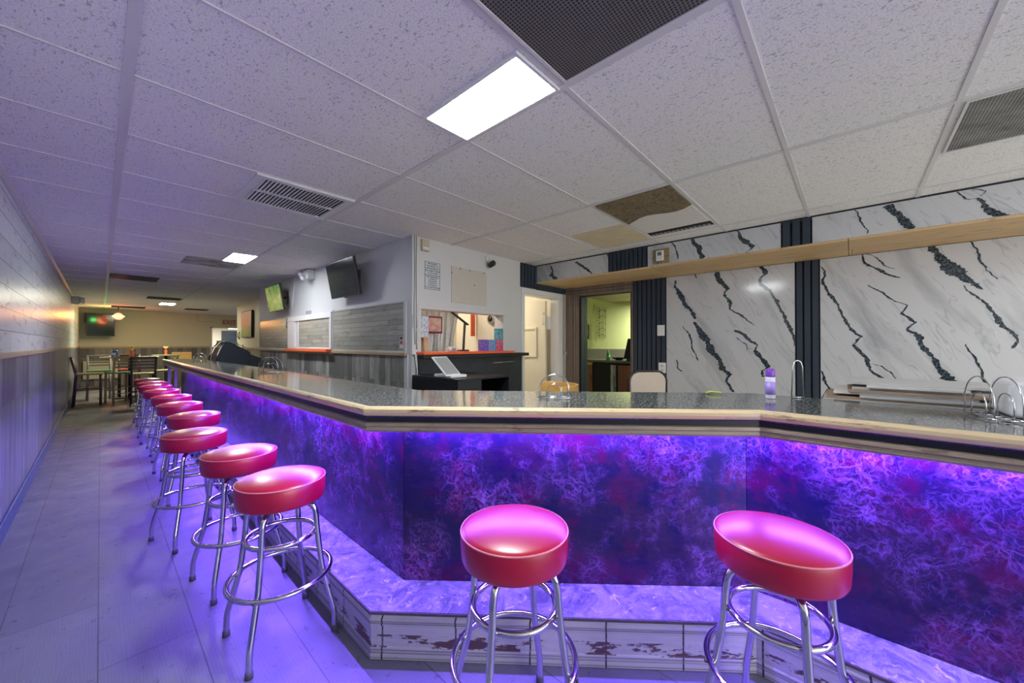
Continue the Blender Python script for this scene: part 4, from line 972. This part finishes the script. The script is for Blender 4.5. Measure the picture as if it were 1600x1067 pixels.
# wood-look boards
for (y0, y1, z1, lab, st_) in ((3.40, 5.12, 1.735, 'large wood-look board on the partition nearest the corner', 1), (6.90, 8.54, 1.735, 'wood-look board on the partition under the green television', 0)):
    t_ = empty('wall_board', (XP, (y0+y1)/2, 1.45), lab, 'wall board')
    MB().box(XP-.012, XP-.0005, y0, y1, 1.235, z1).build('board', M['board_tan'], t_)
    b = MB(); f = .012
    b.box(XP-.016, XP, y0-f, y0, 1.225, z1+f); b.box(XP-.016, XP, y1, y1+f, 1.225, z1+f); b.box(XP-.016, XP, y0, y1, z1, z1+f); b.box(XP-.016, XP, y0, y1, 1.225, 1.235)
    b.build('edge_frame', plain('pale_edge', (.45, .46, .44), .4), t_)
t_ = empty('small_sticker', (XP, 3.42, 1.3), 'small black white and red sticker at the lower corner of the large board', 'sticker')
MB().box(XP-.0145, XP-.0125, 3.405, 3.475, 1.26, 1.385).build('paper', plain('sticker_white', (.6, .6, .6), .4), t_)
MB().box(XP-.0155, XP-.0145, 3.415, 3.465, 1.30, 1.34).build('red_band', plain('sticker_red', (.45, .08, .06), .4), t_)
MB().box(XP-.0155, XP-.0145, 3.415, 3.465, 1.35, 1.38).build('dark_band', M['black_plastic'], t_)
t_ = empty('oval_sticker', (XP, 6.95, 1.66), 'white oval sticker with blue letter beside the hatch window', 'sticker')
MB().lathe([(0, 0), (.055, 0), (.055, .002), (0, .002)], (XP-.013, 6.97, 1.65), 24, M=Matrix.Diagonal((1, 1, 1.35, 1)) @ Matrix.Rotation(-PI/2, 4, 'Y')).build('disc', plain('sticker_pale', (.55, .55, .66), .4), t_)
MB().lathe([(0, 0), (.02, 0), (.02, .001), (0, .001)], (XP-.0155, 6.97, 1.66), 14, M=Matrix.Rotation(-PI/2, 4, 'Y')).build('mark', plain('sticker_blue', (.1, .12, .4), .4), t_)
box_thing('small_wall_label', XP-.006, XP-.0005, 5.93, 6.14, 1.755, 1.805, plain('label_grey', (.3, .3, .32), .5), 'small dark label on the white wall above the partition window', 'label', 0)
# partition window: white frame, orange sill, reflecting pane
b = MB()
for (p, q, r, s_) in ((5.16, 5.22, 1.261, 1.664), (6.55, 6.88, 1.261, 1.664), (5.16, 6.88, 1.665, 1.74), (5.16, 6.88, 1.236, 1.26)): b.box(XP-.03, XP-.0005, p, q, r, s_)
b.box(XP-.018, XP-.0005, 6.42, 6.46, 1.26, 1.665)
struct(b.build('window_2', M['white_gloss'], bevel=.004))
setp(MB().box(XP-.008, XP-.004, 5.22, 6.42, 1.26, 1.665).build('window_pane', M['board_tan']), kind='structure'); bpy.data.objects['window_pane'].name = 'window_3'
setp(MB().box(XP-.10, XP-.0005, 5.15, 6.88, 1.195, 1.235).build('window_sill', M['orange_paint'], bevel=.006), label='orange window sill on the partition above the planks', category='sill')
setp(MB().box(XP-.045, XP-.0005, 5.15, 6.88, 1.165, 1.194).build('wood_ledge', M['tan_rail'], bevel=.004), label='pale wooden ledge right under the orange window sill', category='ledge')

# ================================================================= FAR END
t_ = empty('arcade_machine', (1.7, 8.6, 0), 'dark blue-black cabinet machine with curved chrome front behind the far bar', 'machine')
prof = [(1.40, 0), (1.40, .90), (1.385, 1.0), (1.405, 1.12), (1.45, 1.24), (1.52, 1.335), (1.56, 1.35), (1.62, 1.315), (1.86, 1.17), (1.88, 1.15), (1.88, 0)]
MB().extrude(prof, 1, 8.3, 8.9).build('body', plain('machine_blue_black', (.006, .014, .030), .5), t_, .01)
MB().tube([(1.375, 8.305, .99), (1.395, 8.305, 1.12), (1.44, 8.305, 1.245), (1.51, 8.305, 1.345)], .012).build('chrome_edge', M['chrome'], t_)
MB().tube([(1.355, 8.85, .99), (1.375, 8.85, 1.12), (1.42, 8.85, 1.245), (1.50, 8.85, 1.345)], .014).build('chrome_edge', M['chrome'], t_)
MB().extrude([(1.88, 0), (1.88, 1.12), (2.06, 1.04), (2.06, 0)], 1, 8.35, 8.49).build('rear_box', plain('machine_rear', (.015, .02, .035), .5), t_)
MB().box(1.46, 1.52, 8.4, 8.8, 1.34, 1.37).build('top_light', plain('top_light', (.3, .4, .2), .3), t_)
t_ = empty('wire_basket', (1.78, 8.5, 1.22), 'small black wire rack on top of the dark machine', 'rack')
for x in (1.72, 1.80): MB().tube([(x, 8.45, 1.325-.58*(x-1.62)), (x-.01, 8.45, 1.38-.4*(x-1.62))], .005, n=6).build('prong', M['black_plastic'], t_)
MB().tube([(1.70, 8.45, 1.31), (1.84, 8.45, 1.24)], .005, n=6).build('bar', M['black_plastic'], t_)
# canvas painting on the set-back wall
t_ = empty('canvas_picture', (2.54, 11.5, 1.8), 'tall canvas picture of a reddish bird on green, hanging on the set-back wall', 'picture')
MB().box(2.51, 2.555, 11.0, 12.0, 1.48, 2.16).build('canvas', plain('canvas_edge', (.03, .03, .02), .6), t_)
tt = NT('abstract_red_green'); o_ = tt.sep(tt.obj()); f_ = tt.noise(tt.obj(), 3.2, 4, .6, .6)
cc = tt.ramp(tt.math('ADD', tt.math('MULTIPLY', o_[2], .9), tt.math('ADD', tt.math('MULTIPLY', f_, .7), .2)), [(.22, (.12, .26, .05)), (.45, (.34, .32, .06)), (.58, (.80, .16, .05)), (.85, (.80, .24, .10))])
MB().box(2.506, 2.511, 11.02, 11.98, 1.50, 2.14).build('painting', tt.fin(cc, .5), t_)
t_ = empty('wall_hook', (2.55, 12.4, 1.5), 'small brass wall hook beside the canvas picture', 'hook')
MB().tube([(2.55, 12.4, 1.62), (2.52, 12.4, 1.6), (2.52, 12.4, 1.5), (2.55, 12.4, 1.45)], .012, n=8).build('hook', M['dark_bronze'], t_)
MB().box(2.548, 2.559, 12.37, 12.43, 1.44, 1.66).build('plate', plain('brass_plate', (.35, .28, .14), .4), t_)
# exit sign over the far doorway
t_ = empty('exit_sign', (3.27, YB, 2.12), 'unlit EXIT sign on the wall above the far doorway', 'exit sign')
MB().box(3.06, 3.50, YB-.05, YB-.001, 2.02, 2.24).build('housing', plain('exit_cream', (.50, .42, .28), .5), t_, .006)
ex = plain('exit_red', (.30, .07, .03), .4)
text_mesh('lettering', 'EXIT', .20, (3.28, YB-.052, 2.13), RW, ex, t_, .002)
t_ = empty('wall_speaker', (-.4, 12.6, 2.28), 'small white swivel speaker high on the left wall near the far corner', 'speaker')
MB().obox((-.34, 12.6, 2.27), (1, -.5, 0), (.5, 1, 0), (0, 0, 1), .07, .09, .085).build('case', plain('speaker_grey', (.5, .5, .54), .5), t_, .01)
MB().tube([(-.44, 12.6, 2.33), (-.36, 12.6, 2.30)], .015).build('bracket', M['black_plastic'], t_)
MB().obox((-.275, 12.56, 2.27), (1, -.5, 0), (.5, 1, 0), (0, 0, 1), .003, .07, .06).build('grille', plain('speaker_grille', (.12, .12, .2), .6), t_)
# far television
t_ = empty('wall_television', (-.07, 17.2, 1.9), 'black television on a bracket over the far left corner seating', 'television')
MB().obox((.0, 17.1, 1.90), (1, .12, 0), (-.12, 1, 0), (0, 0, 1), .30, .03, .34).build('case', M['black_plastic'], t_, .01)
MB().obox((.005, 17.066, 1.90), (1, .12, 0), (-.12, 1, 0), (0, 0, 1), .28, .002, .32).build('screen', plain('teal_black_screen', (.004, .02, .016), .15), t_)
MB().box(-.34, -.1, 17.2, 17.3, 1.98, 2.26).build('mount_box', M['black_plastic'], t_)
MB().box(-.1, .1, 17.1, 17.5, 1.8, 2.0).build('bracket', M['black_plastic'], t_)
t_ = empty('wall_cabinet', (0.05, YB, .5), 'cream square cabinet front low on the far wall behind the high table', 'cabinet')
MB().box(-.36, .40, YB-.08, YB-.001, .22, .78).build('case', plain('cream_box', (.55, .53, .38), .5), t_, .008)
MB().box(-.33, .02, YB-.09, YB-.079, .25, .75).build('door', plain('cream_door', (.58, .56, .42), .5), t_, .004)
MB().box(.03, .37, YB-.09, YB-.079, .25, .75).build('door', plain('cream_door_b', (.58, .56, .42), .5), t_, .004)
struct(MB().box(2.35, 2.76, YB-.10, YB-.001, 2.13, H-.001).build('trim_13', M['olive_paint']))

def high_chair(x, y, ang, wood, cush, label, name='high_chair'):
    t = empty(name, (x, y, 0), label, 'high chair', 'wooden high chairs around the high table')
    Mx = rotz(math.radians(ang), (x, y, 0))   # faces local +Y, back at -Y
    for sx in (-1, 1):
        MB().tube([(sx*.175, .17, 0), (sx*.17, .165, .66)], .021, n=6).xf(Mx).build('front_leg', wood, t)
        MB().tube([(sx*.19, -.22, 0), (sx*.18, -.18, .66), (sx*.185, -.25, 1.04)], .021, n=6).xf(Mx).build('rear_leg', wood, t)
    b = MB(); b.obox((0, -.245, 1.01), (1, 0, 0), (0, 1, -.2), (0, .2, 1), .17, .011, .03); b.xf(Mx).build('top_rail', wood, t)
    for z in (.80, .87, .935): MB().obox((0, -.215-.035*(z-.8)/.2, z), (1, 0, 0), (0, 1, -.2), (0, .2, 1), .17, .008, .017).xf(Mx).build('back_slat', wood, t)
    for (a, c) in (((-.17, .17, .28), (.17, .17, .28)), ((-.18, -.2, .22), (.18, -.2, .22)), ((-.175, .17, .34), (-.185, -.2, .34)), ((.175, .17, .34), (.185, -.2, .34))):
        MB().tube([a, c], .012, n=6).xf(Mx).build('stretcher', wood, t)
    MB().box(-.20, .20, -.19, .20, .655, .69).xf(Mx).build('seat', cush, t, .01)
    return t
w1 = plain('purple_dark_wood', (.09, .05, .07), .4); w2 = plain('lilac_wood', (.30, .24, .26), .4); w3 = plain('maple_wood', (.42, .34, .20), .4); w4 = plain('dark_brown_wood', (.05, .035, .035), .4)
g_ = plain('green_seat', (.10, .30, .14), .5); r_ = plain('red_seat', (.50, .06, .04), .5); tn = plain('tan_seat', (.42, .28, .14), .5); yl = plain('yellow_seat', (.50, .42, .14), .5)
high_chair(-.16, 12.10, -90, w1, tn, 'dark purple high chair with tan seat by the left wall')
high_chair(-.02, 13.25, 180, w2, g_, 'lilac high chair seen behind the tan-seated one')
high_chair(.30, 12.15, 20, w3, g_, 'maple high chair with green seat, centre of the group')
high_chair(.50, 13.5, 180, w4, r_, 'high chair with red seat behind the high table')
high_chair(.62, 11.35, 0, w4, yl, 'black-purple slatted high chair with its back to the camera, nearest the red stools')
high_chair(1.00, 12.35, 100, w3, yl, 'pale maple high chair at the right end of the high table')
def high_table(x, y, w, d, h, mat, label):
    t = empty('high_table', (x, y, 0), label, 'table')
    MB().box(x-w/2, x+w/2, y-d/2, y+d/2, h-.03, h).build('table_top', mat, t, .008)
    MB().tube([(x, y, .03), (x, y, h-.03)], .035, n=12).build('column', M['black_plastic'], t)
    b = MB(); b.box(x-.30, x+.30, y-.03, y+.03, .012, .045); b.box(x-.03, x+.03, y-.30, y+.30, .012, .045)
    b.build('cross_base', M['black_plastic'], t, .006)
    for (p, q) in ((x-.28, y), (x+.28, y), (x, y-.28), (x, y+.28)): MB().lathe([(0, 0), (.022, 0), (.022, .014), (0, .014)], (p, q, 0), 10).build('foot', M['rubber'], t)
high_table(.48, 12.75, 1.0, .62, 1.01, plain('tan_table_top', (.42, .36, .22), .35), 'tan high table with a blue can and a red bottle on it')
high_table(1.30, 15.0, .62, .62, 1.0, plain('green_table_top', (.16, .22, .08), .3), 'small green-topped high table behind the end of the bar')
t_ = empty('drink_can', (.22, 12.6, 1.01), 'blue drink can on the tan high table', 'can')
MB().lathe([(0, 0), (.055, 0), (.06, .01), (.06, .14), (.05, .155), (0, .155)], (.22, 12.6, 1.0105), 18).build('body', plain('can_blue', (.05, .14, .50), .3), t_)
MB().box(.17, .24, 12.538, 12.541, 1.05, 1.11).build('white_patch', plain('can_patch', (.7, .7, .75), .4), t_)
for (x, y, z, lab) in ((.50, 12.7, 1.0105, 'red and yellow table ornament on the tan high table'), (1.29, 14.9, 1.0005, 'red and orange table ornament on the small green-topped table')):
    t_ = empty('table_ornament', (x, y, z), lab, 'ornament')
    MB().lathe([(0, 0), (.05, 0), (.05, .02), (.025, .05), (.04, .10), (.015, .15), (0, .16)], (x, y, z), 14).build('base', plain('ornament_red', (.65, .10, .04), .4), t_)
    for k in range(6):
        a = k*PI/3; MB().tube([(x, y, z+.14), (x+.05*math.cos(a), y+.05*math.sin(a), z+.24)], [.012, .018], n=6).build('petal', plain('ornament_yellow_%d' % k, (.75, .45, .15), .4), t_)
t_ = empty('wooden_bench', (1.70, 15.2, 0), 'orange wooden chair back beside the green-topped table', 'chair')
MB().box(1.50, 1.98, 15.75, 15.79, .80, 1.06).build('backrest', plain('bench_orange', (.50, .28, .10), .4), t_, .01)
MB().box(1.50, 1.98, 15.40, 15.78, .60, .65).build('seat', plain('bench_seat', (.45, .26, .10), .4), t_)
for x in (1.53, 1.95):
    for y in (15.43, 15.76): MB().box(x-.02, x+.02, y-.02, y+.02, 0, (.62 if y < 15.5 else .82)).build('leg', plain('bench_leg', (.3, .18, .07), .4), t_)

# ================================================================= KITCHEN BEYOND THE DOORWAY
t_ = empty('kitchen_counter', (6.2, 3.2, 0), 'dark-topped kitchen counter with red-brown cabinets seen through the doorway', 'counter')
MB().box(6.0, 6.6, 1.9, 4.6, .98, 1.02).build('worktop', plain('kitchen_top', (.09, .09, .08), .15), t_, .005)
MB().box(6.04, 6.58, 1.92, 4.58, 0, .98).build('carcass', M['black_matte'], t_)
rw = planks('red_brown_wood', 'zy', 1.5, .06, (.26, .09, .04), (.20, .06, .03), (.06, .02, .01), .4, .4, .2)
for (p, q, mm) in ((2.72, 3.00, rw), (3.04, 3.14, M['plank_part']), (3.50, 3.78, rw)):
    d_ = MB().box(6.015, 6.04, p, q, .06, .94).build('door', mm, t_, .004)
    MB().tube([(6.01, p+.03, .6), (6.01, p+.03, .75)], .006, n=6).build('handle', M['dark_bronze'], d_)
MB().box(6.0, 6.6, 3.50, 3.95, .93, .978).build('yellow_drawer', plain('yellow_drawer', (.50, .30, .06), .5), t_)
t_ = empty('green_bottle', (6.08, 3.22, 1.02), 'green glass bottle on the kitchen counter', 'bottle')
MB().lathe([(0, 0), (.032, 0), (.034, .01), (.034, .10), (.014, .14), (.013, .18), (0, .18)], (6.08, 3.22, 1.021), 18).build('body', plain('bottle_green', (.03, .30, .08), .15), t_)
MB().lathe([(.0345, .03), (.035, .03), (.035, .08), (.0345, .08)], (6.08, 3.22, 1.021), 18).build('paper_band', plain('bottle_label', (.12, .38, .12), .5), t_)
t_ = empty('dark_bowl', (6.3, 3.2, 1.02), 'dark shallow bowl on the kitchen counter', 'bowl')
MB().lathe([(0, 0), (.05, 0), (.12, .03), (.13, .05), (.12, .048), (.05, .015), (0, .012)], (6.3, 3.12, 1.021), 24).build('bowl', M['black_plastic'], t_)
t_ = empty('dark_monitor', (6.12, 2.82, 1.02), 'black slanted monitor back at the right side of the kitchen doorway', 'monitor')
MB().extrude([(2.60, 1.40), (2.86, 1.40), (2.94, 1.05), (2.60, 1.05)], 0, 6.10, 6.14).build('panel', M['black_matte'], t_, .004)
MB().box(6.04, 6.24, 2.62, 2.86, 1.0205, 1.05).build('base', M['black_plastic'], t_)
t_ = empty('wall_wire_rack', (7.45, 4.05, 1.75), 'dark scrolled wire rack on the lime kitchen wall', 'rack')
for y in (4.17, 4.02): MB().tube([(7.47, y, 1.43), (7.47, y, 2.10)], .006, n=6).build('upright', M['dark_bronze'], t_)
for k in range(5):
    z = 1.48+k*.135
    MB().tube([(7.46, 4.02+.15*j/8, z+.05*math.sin(PI*j/8)) for j in range(9)], .005, n=6).build('rung', M['dark_bronze'], t_)
    MB().tube([(7.45, 4.20+.035*math.cos(a*PI/6), z+.05+.045*math.sin(a*PI/6)) for a in range(11)], .0045, n=6).build('scroll', M['dark_bronze'], t_)
t_ = empty('hanging_cable', (7.45, 4.33, 1.7), 'yellow-green cable and black handle hanging on the kitchen wall', 'cable')
MB().tube([(7.47, 4.30, 2.2), (7.47, 4.33, 1.9), (7.47, 4.34, 1.6), (7.47, 4.32, 1.25)], .009, n=8, smooth_path=1).build('cord', plain('cable_lime', (.30, .34, .10), .5), t_)
MB().tube([(7.46, 4.44, 1.75), (7.45, 4.43, 1.55), (7.46, 4.45, 1.42)], .016, n=8).build('handle', M['black_plastic'], t_)
t_ = empty('ceiling_spot', (6.0, 3.10, 2.195), 'small round white lamp in the slatted kitchen ceiling', 'lamp')
MB().lathe([(0, 0), (.05, 0), (.05, .008), (0, .008)], (6.0, 3.10, 2.188), 20).build('lens', emis('spot_white', (1, 1, .95), 10), t_)
MB().lathe([(.05, -.004), (.07, -.002), (.07, .008), (.05, .008)], (6.0, 3.10, 2.19), 20).build('ring', M['white_gloss'], t_)

# ================================================================= MARBLE WALL FITTINGS
t_ = empty('thermostat', (XS, 1.53, 2.25), 'white thermostat on a small wooden plate on the soffit', 'thermostat')
MB().box(XS-.022, XS-.012, 1.445, 1.622, 2.175, 2.335).build('wood_plate', planks('thermo_wood', 'yz', .5, .2, (.34, .25, .12), (.30, .22, .1), (.1, .07, .04), .5, .4, .3), t_, .002)
MB().box(XS-.042, XS-.022, 1.50, 1.58, 2.205, 2.315).build('case', M['white_gloss'], t_, .005)
MB().box(XS-.0435, XS-.0415, 1.52, 1.56, 2.262, 2.298).build('display', plain('lcd', (.14, .15, .15), .3), t_)
MB().tube([(XS-.02, 1.56, 2.205), (XS-.025, 1.565, 2.17)], .004, n=6).build('wire', M['dark_bronze'], t_)
t_ = empty('light_switch', (XM, 1.79, 1.48), 'white light switch plate, upper of the two on the navy slats', 'switch')
MB().box(XM-.030, XM-.022, 1.748, 1.84, 1.41, 1.545).build('plate', M['white_gloss'], t_, .003)
MB().box(XM-.038, XM-.030, 1.785, 1.803, 1.46, 1.50).build('toggle', M['white_gloss'], t_, .002)
t_ = empty('wall_socket', (XM, 1.78, 1.0), 'white outlet plate, lower of the two on the navy slats', 'outlet')
MB().box(XM-.030, XM-.022, 1.734, 1.826, .94, 1.07).build('plate', M['white_gloss'], t_, .003)
for z in (.975, 1.03): MB().box(XM-.032, XM-.0295, 1.765, 1.797, z-.013, z+.013).build('receptacle', plain('socket_cream_%d' % int(z*100), (.5, .48, .42), .4), t_)
